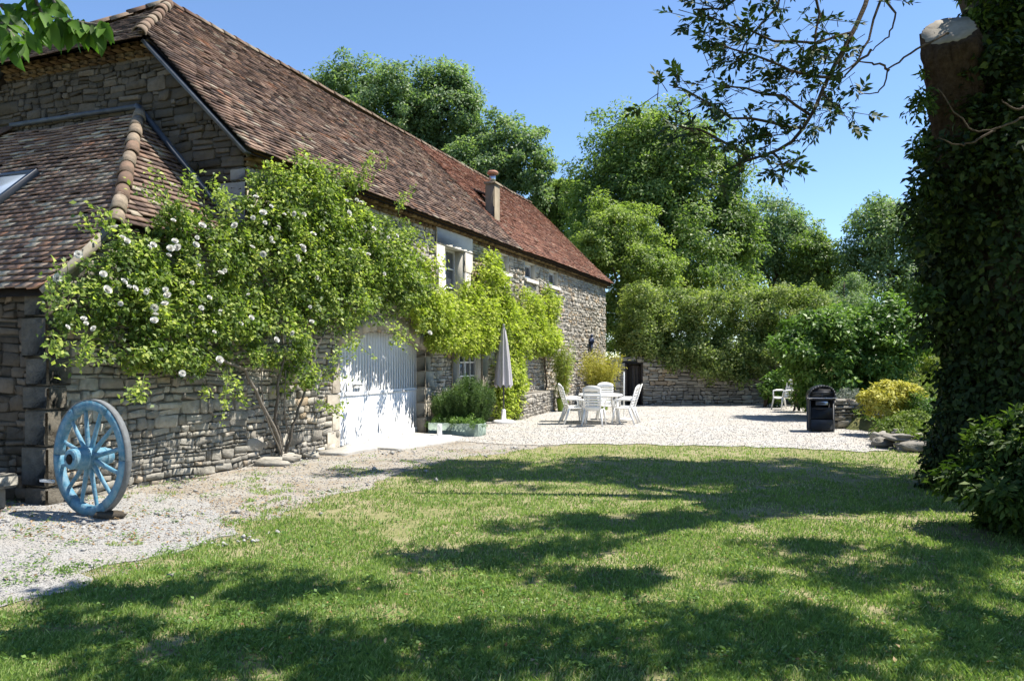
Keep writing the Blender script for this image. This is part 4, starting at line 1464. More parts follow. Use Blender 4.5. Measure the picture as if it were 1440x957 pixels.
pb = thing('parasol_stand', 'short empty white parasol stand beside the pale green trough', 'parasol stand', (-1.50, 16.35, .004))
mb = MB(); mb.lathe((0, 0, .04), (0, 0, 1), [(0, .055), (.22, .05), (.28, .05), (.285, .035)], 12); mb.build('tube', M['plastic'], pb, True)
mb = MB(); mb.box((0, 0, .04), (.24, 0, 0), (0, .22, 0), (0, 0, .04), .9, .02); mb.build('base', M['plastic'], pb)

um = thing('parasol', 'closed lilac grey parasol in a white stand by the wisteria', 'parasol', (-.22, 20.55, .012))
mb = MB()
n = 48
prof = [(.96, .215), (1.0, .212), (1.3, .19), (1.7, .152), (2.1, .105), (2.4, .06), (2.52, .022)]
V, Fs = [], []
for h, r in prof:
    for i in range(n):
        a = 2 * math.pi * i / n
        f = 1 + .16 * math.cos(a * 8 + h * .5) * (1 if r > .06 else .4) + .05 * math.sin(a * 5)
        V.append((r * f * math.cos(a), r * f * math.sin(a), h + (.05 * math.cos(a * 8) if h < .98 else 0)))
for k in range(len(prof) - 1):
    for i in range(n): Fs.append((k * n + i, k * n + (i + 1) % n, (k + 1) * n + (i + 1) % n, (k + 1) * n + i))
T = [(.25 if (i % 6 < 2) else .75) for k in range(len(prof) - 1) for i in range(n)]
mesh('canopy', V, Fs, M['umbrella'], um, T, True)
mb = MB(); mb.lathe((0, 0, .1), (0, 0, 1), [(0, .022), (2.46, .022)], 10); mb.build('pole', M['charcoal'], um)
mb = MB(); mb.lathe((0, 0, 2.50), (0, 0, 1), [(0, .03), (.06, .03), (.08, .01)], 10); mb.build('finial', M['umbrella'], um)
mb = MB(); mb.lathe((0, 0, 0), (0, 0, 1), [(0, .30), (.05, .30), (.08, .24), (.10, .065), (.34, .055), (.36, .04)], 20, .9); mb.build('base', M['plastic'], um)

# barbecue
bq = thing('barbecue', 'black cabinet barbecue with domed lid at the edge of the gravel', 'barbecue', (7.13, 18.25, .012), rz=R(-14))
mb = MB()
mb.box((-.255, 0, .40), (.02, 0, 0), (0, .25, 0), (0, 0, .36), .5, .006); mb.box((.255, 0, .40), (.02, 0, 0), (0, .25, 0), (0, 0, .36), .5, .006)
mb.box((0, .235, .40), (.235, 0, 0), (0, .012, 0), (0, 0, .36), .5)
mb.box((0, -.01, .055), (.235, 0, 0), (0, .235, 0), (0, 0, .02), .5)
mb.box((0, -.245, .17), (.234, 0, 0), (0, .012, 0), (0, 0, .11), .5, .004)
mb.box((0, -.01, .745), (.29, 0, 0), (0, .28, 0), (0, 0, .02), .5, .008)
for sx in (-1, 1):
    for sy in (-1, 1): mb.box((sx * .24, sy * .22, .02), (.03, 0, 0), (0, .03, 0), (0, 0, .02), .5)
mb.build('cabinet', M['charcoal'], bq)
mb = MB(); mb.box((0, -.225, .425), (.232, 0, 0), (0, .012, 0), (0, 0, .13), .5, .006); mb.bar((-.12, -.243, .53), (.12, -.243, .53), .018, .02); mb.build('door_panel', M['black'], bq)
mb = MB(); mb.box((0, -.235, .655), (.13, 0, 0), (0, .03, 0), (0, 0, .045), .5, .008); mb.build('drip_tray', M['chrome'], bq)
mb = MB()
V, Fs = [], []
n = 12
for y in (-.26, .27):
    for i in range(n + 1):
        a = math.pi * i / n
        V.append((-.29 * math.cos(a), y, .768 + .29 * math.sin(a) ** .75 * (1 - .12 * math.cos(a))))
for i in range(n): Fs.append((i, i + 1, n + 2 + i, n + 1 + i))
Fs += [tuple(range(n + 1))[::-1], tuple(n + 1 + i for i in range(n + 1))]
Fs.append((0, n + 1, 2 * n + 1, n))
mb.add(V, Fs); lid = mb.build('lid', M['black'], bq)
V2 = []
mb = MB()
# arched front rib of the hood as seen from the lawn
for i in range(14):
    a0, a1 = math.pi * i / 14, math.pi * (i + 1) / 14
    f_ = lambda a: (-.285 * math.cos(a), -.275, .770 + .275 * math.sin(a) ** .75 * (1 - .12 * math.cos(a)))
    mb.bar(f_(a0), f_(a1), .03, .035, up=(0, 1, 0))
mb.box((0, -.27, .90), (.225, 0, 0), (0, .012, 0), (0, 0, .015)); mb.box((0, -.27, .83), (.015, 0, 0), (0, .012, 0), (0, 0, .055))
mesh('lid_rib', np.array(mb.V), mb.F, M['charcoal'], lid, mb.T)
mb = MB(); mb.tube([(-.31, -.31, .775), (.31, -.31, .775)], .012, 8); mb.box((-.31, -.295, .775), (.012, 0, 0), (0, .022, 0), (0, 0, .012)); mb.box((.31, -.295, .775), (.012, 0, 0), (0, .022, 0), (0, 0, .012))
mb.build('handle', M['chrome'], bq)

# ------------------------------------------------------------------ pots of bamboo
def bamboo(name, label, x, y, h, wd, leaf, seed, n=26, potr=.2, poth=.42):
    t = thing(name, label, 'potted plant', (x, y, .014))
    mb = MB(); mb.lathe((0, 0, 0), (0, 0, 1), [(0, potr * .75), (.03, potr * .78), (poth - .05, potr), (poth, potr * 1.05), (poth, potr * .9), (poth - .06, potr * .88)], 20); mb.build('pot', M['green_pot'], t, True)
    g = np.random.default_rng(seed)
    cm = MB(); P, Nn, A = [], [], []
    for i in range(n):
        a = g.uniform(0, 6.28); r0 = potr * .7 * g.random()
        b = np.array([r0 * math.cos(a), r0 * math.sin(a), poth - .08])
        lean = g.uniform(.2, 1) * wd
        hh = h * g.uniform(.65, 1.05)
        tip = np.array([math.cos(a) * lean, math.sin(a) * lean * .8, hh])
        pts = [b + (tip - b) * f + np.array([0, 0, .12 * hh * math.sin(math.pi * f)]) for f in (0, .25, .5, .75, 1)]
        cm.tube(pts, [.008, .008, .007, .005, .002], 5, g.random(), False)
        for k in range(90):
            f = g.uniform(.12, 1); s_ = f * 4; i0 = min(3, int(s_)); p = pts[i0] + (pts[i0 + 1] - pts[i0]) * (s_ - i0)
            d = g.normal(size=3); d[2] -= .35
            P.append(p + g.normal(size=3) * .07); A.append(d); Nn.append(g.normal(size=3) + np.array([0, 0, .9]))
    cm.build('canes', M['bamboo_leaf'], t)
    P = np.array(P); L = g.uniform(.09, .17, len(P))
    V, Fc = leaf_mesh(P, np.array(Nn), np.array(A), L, L * .16)
    mesh('leaves', V, Fc, M[leaf], t, np.clip(g.normal(.5, .25, len(P)), 0, 1))
    return t


bamboo('potted_bamboo', 'green bamboo in a lime green pot against the house wall', 1.62, 25.3, 2.15, .42, 'bamboo_green', 71, 34)
bamboo('potted_bamboo', 'wide yellowed bamboo in a lime green pot behind the white table', 2.95, 26.0, 1.85, .85, 'bamboo_leaf', 72, 60, .26, .38)

# ------------------------------------------------------------------ climbers and shrubs by the house
def wall_ells(lst, out, dz):
    r = []
    for (u, v, ru, rv) in lst:
        t0, z, Y = wallpx(u, v, out)
        ta = wallpx(u - ru, v, out)[0]; tb2 = wallpx(u + ru, v, out)[0]
        r.append(((ta + tb2) / 2, z, (tb2 - ta) / 2, rv * Y / F, dz))
    return r


def wall_foliage(name, ell, nclump, per, cr, L, mat, parent, base, seed, out0, aspect=.5, tvar=.2, up=.5, droop=.3):
    """Foliage on the wall plane: ellipsoids in (t, z) bulging outwards from the wall."""
    g = np.random.default_rng(seed)
    E = np.array(ell)
    w_ = E[:, 2] * E[:, 3]; w_ = w_ / w_.sum()
    k = g.choice(len(E), nclump, p=w_)
    th = g.uniform(0, 6.283, nclump); rad = np.sqrt(g.random(nclump)) * 1.0
    edge = 1 + .16 * np.sin(th * 5 + k) + .1 * np.sin(th * 9 + 2 * k)
    t = E[k, 0] + E[k, 2] * rad * np.cos(th) * edge; z = E[k, 1] + E[k, 3] * rad * np.sin(th) * edge
    bul = np.sqrt(np.clip(1 - rad ** 2, 0, 1)) * E[k, 4]
    o = out0 + bul * g.uniform(.35, 1.05, nclump) + .05
    C = O3 + D3 * t[:, None] + N3 * o[:, None]; C[:, 2] = z
    keep = C[:, 2] > .12; C = C[keep]; rad = rad[keep]; th = th[keep]
    n = len(C)
    Cd = N3 * .9 + D3 * (rad * np.cos(th))[:, None] * .6; Cd[:, 2] += rad * np.sin(th) * .6 + .3
    csz = g.uniform(.6, 1.35, n); ct = np.clip(g.normal(.45, .2, n), 0, 1)
    idx = np.repeat(np.arange(n), per); m = len(idx)
    off = unit(g.normal(size=(m, 3))) * (g.random(m) ** .5)[:, None]
    P = C[idx] + off * (cr * csz[idx])[:, None]
    oo = (P - O3) @ N3
    P += N3 * np.clip(.08 - oo, 0, None)[:, None]
    Nn = unit(Cd)[idx] * .6 + np.array([0, 0, up]) + g.normal(size=(m, 3)) * .65
    A = unit(off) * .7 + g.normal(size=(m, 3)) * .6 - np.array([0, 0, droop])
    Ls = L * g.uniform(.6, 1.3, m)
    V, Fc = leaf_mesh(P - base, Nn, A, Ls, Ls * aspect * g.uniform(.8, 1.2, m))
    return mesh(name, V, Fc, mat, parent, np.clip(ct[idx] + g.normal(0, tvar, m), 0, 1))


rb = W(-1.72, .12, 0)
rose = thing('climbing_rose', 'large climbing rose with white blooms spread over the annex wall and garage door', 'rose', rb)
RE = wall_ells([(120, 430, 45, 45), (185, 395, 58, 66), (230, 430, 70, 76), (285, 358, 62, 58), (300, 440, 85, 55), (385, 300, 42, 48), (440, 290, 66, 52), (400, 360, 90, 75), (480, 360, 75, 75), (540, 360, 55, 60),
                (470, 424, 78, 36), (572, 402, 40, 40), (395, 470, 45, 42), (180, 490, 50, 26), (250, 505, 55, 18), (425, 525, 20, 26), (400, 255, 26, 18), (480, 250, 28, 16), (345, 500, 28, 12), (240, 300, 25, 25)], .38, .40)
wall_foliage('foliage', RE, 1480, 38, .14, .072, M['rose_leaf'], rose, rb, 80, .14, .6, .24)
mb = MB()
rs = random.Random(8)


def stem(pts, r0, r1):
    w_ = []
    for (u, v, o_) in pts:
        t, z, Y = wallpx(u, v, o_); w_.append(W(t, o_, max(z, .0)) - rb)
    # refine with slight wobble
    q = []
    for a, b in zip(w_[:-1], w_[1:]):
        for f in (0, .33, .66): q.append(a + (b - a) * f + np.array([rs.uniform(-.02, .02), rs.uniform(-.02, .02), rs.uniform(-.01, .01)]))
    q.append(w_[-1])
    n = len(q)
    mb.tube(q, [r0 + (r1 - r0) * i / n for i in range(n)], 7, rs.random(), False)


stem([(397, 642, .12), (385, 600, .2), (360, 550, .3), (345, 520, .35), (310, 505, .4), (260, 470, .4)], .035, .015)
stem([(397, 642, .12), (388, 590, .2), (392, 540, .3), (400, 490, .35), (390, 420, .4), (350, 350, .4)], .03, .012)
stem([(400, 643, .14), (412, 600, .25), (425, 560, .3), (440, 500, .35), (470, 440, .4), (520, 380, .4)], .025, .01)
stem([(402, 643, .14), (406, 610, .2), (398, 570, .28), (402, 520, .35)], .016, .008)
stem([(396, 643, .16), (372, 585, .22), (366, 540, .3), (372, 480, .4)], .014, .007)
stem([(260, 470, .4), (200, 440, .4), (140, 425, .35)], .014, .006)
mb.build('stem', M['bark_pale'], rose, True)
# shoots hanging off the mass
g = np.random.default_rng(81)
P_, N_, A_ = [], [], []
sm = MB()
for (u, v, du, dv) in [(90, 415, -18, -30), (150, 330, -20, -40), (270, 275, -10, -25), (325, 295, 0, -28), (425, 245, 8, -20), (500, 250, 25, -25), (515, 262, 18, -40), (555, 330, 30, -10), (560, 300, 20, -30), (130, 490, -20, 30), (200, 530, -20, 25), (330, 520, 10, 50), (320, 530, -5, 45), (450, 530, 35, -5), (455, 560, 30, 10),
                       (500, 470, 5, 35), (550, 455, 10, 30), (570, 460, 5, 28), (480, 480, -10, 30), (240, 300, -15, -40), (190, 350, -15, -30), (100, 480, -15, 25), (590, 440, 15, 30), (300, 290, 10, -35), (450, 265, 5, -25), (395, 245, -5, -20)]:
    t0, z0_, Y0 = wallpx(u, v, .55); t1_, z1_, Y1_ = wallpx(u + du, v + dv, .7)
    for rep in range(3):
        a = W(t0, .5, z0_) + g.normal(size=3) * .12; b = W(t1_, .65 + g.uniform(-.1, .15), z1_) + g.normal(size=3) * .12
        mid = (a + b) / 2 + np.array([0, 0, .06])
        sm.tube([a - rb, mid - rb, b - rb], [.006, .005, .002], 5, .5, False)
        for k in range(34):
            f = g.random(); p = a + (b - a) * f + g.normal(size=3) * .045
            P_.append(p - rb); N_.append(np.array([0, 0, .6]) + N3 * .4 + g.normal(size=3) * .6); A_.append(g.normal(size=3) + (b - a))
L = g.uniform(.045, .085, len(P_))
V, Fc = leaf_mesh(np.array(P_), np.array(N_), np.array(A_), L, L * .6)
mesh('shoot_leaves', np.concatenate([V, np.array(sm.V)]), np.concatenate([Fc, np.array(sm.F) + len(V)]), M['rose_leaf'], rose, np.concatenate([np.clip(g.normal(.62, .25, len(P_)), 0, 1), np.full(len(sm.F), .3)]))
BL = [(240, 350), (162, 320), (360, 278), (383, 342), (426, 352), (233, 408), (110, 358), (145, 386), (215, 345), (275, 345), (388, 478), (232, 428), (217, 433), (80, 392), (353, 447), (518, 358), (525, 322), (508, 285), (453, 322), (425, 348),
      (370, 357), (445, 390), (604, 468), (310, 385), (173, 397), (189, 406), (206, 411), (250, 349), (284, 318), (331, 318), (308, 506), (217, 451), (172, 335), (540, 385), (256, 525), (370, 300), (490, 300), (412, 300), (150, 408), (440, 330), (236, 416)]
gb = np.random.default_rng(82)
for _ in range(42):
    e_ = [(130, 420, 50, 45), (210, 395, 60, 60), (290, 360, 60, 60), (390, 310, 45, 45), (440, 330, 70, 50), (300, 440, 70, 45), (520, 370, 50, 50), (400, 460, 40, 40)][gb.integers(8)]
    BL.append((e_[0] + gb.uniform(-1, 1) * e_[2], e_[1] + gb.uniform(-1, 1) * e_[3]))
bm_ = MB()
for lay, (nr, rad, tilt_) in enumerate(((8, .055, .45), (8, .052, .85), (7, .046, 1.1), (6, .036, 1.3), (5, .022, 1.5))):
    for i in range(nr):
        a = 2 * math.pi * i / nr + lay * .5
        d = np.array([math.cos(a), math.sin(a), 0]); s_ = np.array([-math.sin(a), math.cos(a), 0])
        c0 = d * .006
        m1 = d * rad * .6 * math.cos(tilt_) + np.array([0, 0, rad * .7 * math.sin(tilt_)])
        m2 = d * rad * math.cos(tilt_) + np.array([0, 0, rad * 1.05 * math.sin(tilt_)])
        bm_.add([c0, m1 + s_ * rad * .55, m2 + s_ * rad * .3, m2 - s_ * rad * .3, m1 - s_ * rad * .55], [(0, 1, 2, 3, 4)], g.uniform(.2, 1))
bloom = bm_.build('rose_bloom', M['petal'], rose)
for i, (u, v) in enumerate(BL):
    o = bloom if i == 0 else bloom.copy()
    if i: COL.objects.link(o)
    o.parent = rose
    d_ = .70 if i % 3 else .60
    t, z, Y = wallpx(u, v, d_)
    p = W(t, d_, z) - rb
    o.location = tuple(p)
    dirv = Vector(tuple(N3 * .8 - D3 * .5 + np.array([0, 0, .5]) + g.normal(size=3) * .35))
    o.rotation_euler = dirv.to_track_quat('Z', 'Y').to_euler()
    s_ = g.uniform(.7, 1.1) * (1 if i < 41 else .75); o.scale = (s_, s_, s_)

wb = W(7.9, .15, 0)
wis = thing('wisteria', 'bright yellow green wisteria climbing the house wall above the window', 'wisteria', wb)
WE = wall_ells([(640, 462, 34, 34), (614, 430, 22, 32), (690, 440, 40, 42), (692, 392, 16, 40), (735, 465, 42, 34), (665, 470, 30, 26), (601, 372, 9, 34), (770, 474, 16, 24), (720, 530, 16, 40), (716, 570, 14, 28), (602, 440, 18, 20), (745, 430, 14, 20), (776, 430, 7, 26), (668, 436, 22, 22)], .35, .40)
wall_foliage('foliage', WE, 900, 44, .20, .11, M['wisteria'], wis, wb, 90, .12, .42, .3, .45, .5)
mb = MB()
rb_keep = rb
rb = wb
stem([(712, 592, .25), (708, 560, .25), (714, 520, .25), (700, 470, .25), (692, 380, .15)], .04, .012)
stem([(714, 592, .22), (716, 540, .25), (735, 480, .25), (770, 460, .2)], .03, .01)
stem([(700, 480, .25), (650, 450, .25), (605, 440, .2), (598, 360, .12)], .025, .008)
stem([(762, 590, .12), (768, 540, .15), (765, 490, .2)], .03, .02)
mb.build('stem', M['bark'], wis, True)

# rosemary: upright needle sprays
rm = thing('rosemary_bush', 'dense upright dark green rosemary bush under the window', 'bush', (-1.12, 17.9, 0))
g = np.random.default_rng(95)
P_, N_, A_, T_ = [], [], [], []
sm = MB()
for i in range(900):
    a = g.uniform(0, 6.283); rr_ = math.sqrt(g.random()); ph = rr_ * 1.15
    b = np.array([math.cos(a) * rr_ * .45, math.sin(a) * rr_ * .35, .02])
    hgt = (1.32 - .35 * rr_ ** 2) * g.uniform(.72, 1.04)
    if math.cos(a) < -.3: hgt *= .82
    tip = np.array([math.cos(a) * rr_ * .74, math.sin(a) * rr_ * .62, hgt])
    t_ = np.clip(g.normal(.45, .22), 0, 1)
    sm.tube([b, (b + tip) / 2, tip], [.006, .004, .002], 3, t_, False)
    d = unit(tip - b)
    for k in range(34):
        f = g.uniform(.35, 1.0)
        P_.append(b + (tip - b) * f); o_ = unit(g.normal(size=3)); A_.append(o_ + d * .9); N_.append(g.normal(size=3)); T_.append(t_ + g.normal(0, .12) + .25 * (f - .6))
L = g.uniform(.05, .085, len(P_))
V, Fc = leaf_mesh(np.array(P_), np.array(N_), np.array(A_), L, L * .2)
mesh('foliage', V, Fc, M['rosemary'], rm, np.clip(T_, 0, 1))
sm.build('stems', M['rosemary'], rm)

# ------------------------------------------------------------------ trees behind the house and the garden
TB = 'trees behind the house and garden'


def bigtree(label, u, top, ru, Y, leaf, seed, bottom=430, nclump=240, per=130, L=.26, lobes=None, name='broadleaf_tree', cr=None, bz=1.2, r0=.35, **kw):
    s = Y / F
    E = []
    g = random.Random(seed)
    if lobes:
        E = [epx(*l, Y + g.uniform(-.8, .8), None) for l in lobes]
    else:
        h = bottom - top
        E = [epx(u, top + h * .55, ru * .95, h * .48, Y), epx(u + ru * .1, top + h * .25, ru * .6, h * .25, Y)]
        for i in range(5):
            E.append(epx(u + g.uniform(-.5, .5) * ru, top + h * g.uniform(.25, .7), ru * g.uniform(.4, .6), h * g.uniform(.18, .28), Y + g.uniform(-1, .4) * ru * s))
    base = px(u, 500, Y); base[2] = bz
    if cr is None: cr = ru * s * .20
    nclump = int(nclump * 1.45); L *= .85
    kw.setdefault('shell', (.42, 1.03)); kw.setdefault('tvar', .26); kw.setdefault('nzamp', .36); kw.setdefault('nzs', .42)
    return tree(name, label, base, E, nclump, per, cr, L, leaf, seed, TB, r0=r0, **kw)


bigtree('tall feathery ash tree behind the dark part of the roof', 515, 78, 80, 48, 'tree_blue', 101, lobes=[(500, 130, 52, 55), (545, 150, 55, 50), (470, 145, 30, 45), (560, 210, 60, 60), (500, 220, 60, 60)], nclump=230)
bigtree('tall ash tree behind the red part of the roof', 620, 98, 75, 49, 'tree_blue', 102, lobes=[(625, 160, 48, 62), (590, 165, 40, 60), (650, 205, 35, 60), (610, 240, 60, 60), (640, 150, 28, 45)], nclump=230)
bigtree('rounded ash tree behind the chimney', 712, 158, 62, 46, 'tree_blue', 103, lobes=[(705, 205, 42, 48), (735, 235, 40, 45), (690, 250, 45, 50), (740, 275, 35, 40), (650, 260, 40, 50)], nclump=190)
bigtree('small bushy tree in the gap right of the roof ridge', 785, 258, 38, 47, 'tree_mid', 104, lobes=[(780, 290, 30, 38), (800, 320, 34, 40), (765, 330, 30, 40), (795, 275, 16, 22)], nclump=110)
bigtree('big dark green ash tree rising behind the garden wall', 930, 165, 128, 42, 'tree_mid', 105, lobes=[(890, 220, 62, 58), (945, 225, 70, 58), (985, 270, 62, 62), (860, 270, 52, 58), (910, 310, 90, 80), (990, 350, 66, 70), (1025, 330, 35, 50), (950, 370, 90, 60), (850, 330, 42, 50)], nclump=480, per=150, L=.24, cr=.75, r0=.5)
bigtree('light green rounded tree beside the end of the house', 880, 292, 76, 36.5, 'tree_light', 106, lobes=[(850, 335, 42, 42), (885, 340, 48, 42), (915, 385, 40, 42), (870, 400, 62, 50), (880, 450, 50, 45), (835, 360, 30, 40)], nclump=300, per=130, L=.17, cr=.42, r0=.2)
bigtree('loose blue green tree right of the big ash', 1090, 276, 55, 54, 'tree_blue', 107, lobes=[(1085, 315, 40, 38), (1110, 350, 42, 42), (1065, 360, 40, 45), (1090, 400, 60, 40), (1120, 330, 22, 28)], nclump=190, per=100, cr=.7)
bigtree('small open tree between the loose tree and the dark tree', 1152, 325, 38, 52, 'tree_mid', 108, lobes=[(1145, 355, 26, 28), (1165, 385, 34, 34), (1140, 405, 36, 30)], nclump=110, per=90, cr=.6)
bigtree('dark airy tree beside the ivy covered trunk', 1245, 286, 66, 50, 'tree_blue', 109, lobes=[(1235, 330, 44, 42), (1265, 345, 44, 48), (1215, 370, 34, 48), (1250, 395, 58, 45), (1285, 410, 40, 40), (1240, 300, 26, 18), (1290, 350, 30, 45)], nclump=230, per=100, cr=.75, r0=.35)
bigtree('grey green conifer behind the leafy garden shrub', 1195, 388, 30, 40, 'tree_blue', 110, lobes=[(1195, 410, 18, 24), (1190, 440, 28, 30), (1215, 445, 22, 28), (1160, 440, 26, 28)], nclump=130, per=120, L=.12, cr=.4, name='conifer', r0=.15)
bigtree('tree peeking past the left end of the roof', -12, 105, 26, 40, 'tree_mid', 111, lobes=[(-14, 135, 22, 28)], nclump=40, per=100)

# hedge on the garden wall
hg = thing('hedge', 'feathery yellow green hedge overhanging the back garden wall', 'hedge', (8, 30.9, 1.2))
HY = 29.9
E = []
for (u, v, ru, rv) in [(905, 455, 32, 48), (950, 440, 40, 34), (1000, 440, 45, 34), (1050, 440, 45, 34), (1100, 440, 45, 36), (1140, 440, 26, 34), (920, 490, 46, 38), (980, 485, 50, 38), (1040, 485, 50, 44), (1090, 485, 45, 40), (960, 500, 60, 24), (1010, 514, 45, 26), (1060, 508, 34, 26), (905, 485, 30, 26), (985, 522, 24, 26), (1030, 528, 24, 26), (1075, 520, 20, 24), (945, 512, 22, 20), (900, 420, 20, 20), (1130, 480, 30, 40)]:
    e = epx(u, v, ru, rv, 29.7, 1.35); E.append((e[0] - 8, e[1] - 30.9, e[2] - 1.2, *e[3:]))
foliage('foliage', E, 950, 105, .33, .115, M['hedge_leaf'], hg, 120, aspect=.48, shell=(.5, 1.08), tvar=.22, up=.5, droop=-.2)
g = np.random.default_rng(121)
P_, N_, A_ = [], [], []
for i in range(260):      # feathery upright sprays on top
    u = g.uniform(890, 1155); v0 = 432 + g.uniform(-12, 30)
    b = px(u, v0, 30.3 + g.uniform(-1, .8)); tip = b + np.array([g.normal(0, .2), g.normal(0, .15), g.uniform(.35, .95)])
    for k in range(26):
        f = g.random(); P_.append(b + (tip - b) * f - np.array([8, 30.9, 1.2]) + g.normal(size=3) * .04); A_.append(unit(tip - b) + g.normal(size=3) * .7); N_.append(g.normal(size=3))
L = g.uniform(.07, .13, len(P_)); V, Fc = leaf_mesh(np.array(P_), np.array(N_), np.array(A_), L, L * .3)
mesh('sprays', V, Fc, M['hedge_leaf'], hg, np.clip(g.normal(.72, .2, len(P_)), 0, 1))


def shrub(name, label, base, lobes, Y, leaf, seed, nclump, per, cr, L, dy, cat='shrub', group=None, zmin=.02, **kw):
    base = np.asarray(base, float)
    t = thing(name, label, cat, base, group)
    E = []
    for l in lobes:
        e = epx(*l, Y, dy); E.append((e[0] - base[0], e[1] - base[1], e[2] - base[2], *e[3:]))
    o, C = foliage('foliage', E, nclump, per, cr, L, M[leaf], t, seed, zmin=zmin, **kw)
    mb = MB(); r_ = random.Random(seed)
    for i in range(7):
        tgt = C[r_.randrange(len(C))] * np.array([.8, .8, .85])
        mb.tube([(r_.uniform(-.1, .1), r_.uniform(-.1, .1), -.1), tgt * .5 + np.array([0, 0, .1]), tgt], [.03, .02, .006], 6, r_.random(), False)
    mb.build('stems', M['bark'], t)
    return t


shrub('leafy_shrub', 'large glossy bright green shrub behind the black barbecue', (9.6, 22.6, .6), [(1150, 480, 48, 40), (1190, 470, 48, 38), (1235, 475, 36, 42), (1170, 520, 60, 42), (1225, 515, 46, 40), (1118, 490, 22, 20), (1155, 552, 24, 28), (1200, 560, 46, 30), (1262, 465, 24, 28), (1240, 445, 20, 24), (1280, 480, 18, 24)], 22.5, 'bush_leaf', 130, 520, 60, .30, .15, 1.1, aspect=.42, zmin=-.5)
shrub('small_shrub', 'small pale green shrub left of the lone white chair', (8.8, 27.6, .02), [(1092, 548, 16, 22), (1085, 545, 12, 16), (1100, 535, 12, 16)], 27.5, 'bush_leaf', 131, 90, 40, .16, .13, .4, aspect=.5)
shrub('golden_shrub', 'bright yellow leaved shrub on the bank above the low wall', (8.35, 17.3, .5), [(1250, 558, 26, 20), (1237, 570, 16, 18), (1268, 553, 20, 15), (1226, 562, 10, 12)], 17.2, 'yellow_leaf', 132, 130, 42, .115, .075, .45, aspect=.5, zmin=-.3)
shrub('green_shrub', 'loose dull green shrub below the golden shrub', (8.1, 16.1, .35), [(1268, 600, 18, 17), (1248, 608, 14, 14), (1285, 595, 16, 14)], 16.0, 'bank_leaf', 133, 120, 45, .12, .065, .35, aspect=.4, zmin=-.3)
shrub('bank_shrub', 'fresh green low plant spreading right of the golden shrub', (8.8, 16.9, .5), [(1295, 575, 24, 20), (1310, 590, 20, 18)], 16.9, 'bush_leaf', 134, 110, 45, .12, .06, .4, aspect=.4, zmin=-.3)
shrub('bank_shrub', 'olive brown shrub high on the bank under the dark tree', (13.4, 26, 1.2), [(1275, 500, 26, 18), (1300, 490, 18, 20), (1255, 515, 20, 16)], 26.0, 'hedge_leaf', 135, 120, 45, .2, .09, .6, aspect=.4, zmin=-.3)
shrub('bank_shrub', 'yellow green upright shrub against the ivy trunk on the bank', (13.3, 24, 1.2), [(1312, 510, 14, 26), (1318, 540, 14, 22)], 24.0, 'bamboo_green', 136, 70, 45, .18, .09, .4, aspect=.35, zmin=-.3)
shrub('silver_plant', 'low silvery plant on the wall beside the barbecue', (8.05, 19.4, .62), [(1195, 562, 16, 14), (1183, 565, 10, 12)], 19.3, 'silver_leaf', 137, 60, 40, .10, .06, .25, aspect=.25, zmin=-.1)
shrub('yellow_shrub', 'small yellow tinted shrub directly behind the barbecue', (9.0, 25.0, .15), [(1128, 530, 14, 22), (1135, 515, 10, 14), (1130, 560, 14, 16)], 25, 'bamboo_green', 138, 60, 45, .16, .09, .4, aspect=.5, zmin=-.2)

# herb cover on the bank and grass behind
g = np.random.default_rng(140)
n = 60000
Y_ = g.uniform(14.3, 29.0, n); X_ = 7.3 + g.random(n) * (Y_ * .6 - 5.2)
H = np.array([bank_h(a, b) for a, b in zip(X_, Y_)])
k = H > .12
P = np.stack([X_, Y_, H], 1)[k]; m = len(P)
cl = np.array([noise.noise((p[0] * .8, p[1] * .8, 4)) for p in P])
P[:, 2] += g.random(m) * .28 * np.clip(.45 + cl, .05, 1)
L = g.uniform(.06, .13, m)
V, Fc = leaf_mesh(P, g.normal(size=(m, 3)) + np.array([0, -.3, .7]), g.normal(size=(m, 3)) + np.array([0, 0, .9]), L, L * .3)
tag(mesh('ground_cover', V, Fc, M['bank_leaf'], None, np.clip(.45 + cl * .5 + g.normal(0, .2, m), 0, 1)), kind='stuff')
# far wood behind everything
E = [(x, 66 + (i % 3) * 3, 1 + 1.5 * ((i * 7) % 3), 5.5, 2.5, 3.0 + ((i * 5) % 4) * .7) for i, x in enumerate(range(-40, 70, 6))]
o, C = foliage('distant_treeline', E, 420, 70, 1.5, .5, M['tree_blue'], None, 141)
tag(o, kind='stuff')

# ------------------------------------------------------------------ the old ash by the lawn: ivy on the trunk, sawn limb, hanging branch, crown above
IB = np.array([6.27, 10.0, 0])
iv = thing('ivy_clad_tree', 'old thick ash trunk smothered in dark ivy with a sawn limb', 'tree', IB)
mb = MB()
tp = [np.array([0, 0, -.1]), np.array([.02, 0, .5]), np.array([.0, .05, 1.6]), np.array([-.05, .05, 3.2]), np.array([-.05, .05, 4.6]), np.array([.05, .1, 6.2]), np.array([.25, .2, 8.2])]
mb.tube(tp, [.60, .50, .46, .50, .48, .38, .24], 16, .4)
limbs = [([(0, .1, 5.2), (-.5, .1, 6.6), (-1.6, .4, 7.8), (-3.0, .6, 8.6)], .20), ([(.1, .1, 6.0), (1.2, .8, 7.6), (2.6, 1.5, 9.2)], .18), ([(.1, .1, 6.6), (.2, -1.0, 8.2), (-.6, -2.2, 9.4)], .15), ([(.2, .2, 7.6), (-.4, 1.6, 9.2), (-1.6, 2.6, 10.2)], .14), ([(.25, .2, 8.0), (.5, .3, 10.4)], .16)]
for pts, r in limbs:
    mb.tube(pts, [r * (1 - .75 * i / (len(pts) - 1)) for i in range(len(pts))], 8, .5, False)
mb.build('trunk', M['bark'], iv, True)
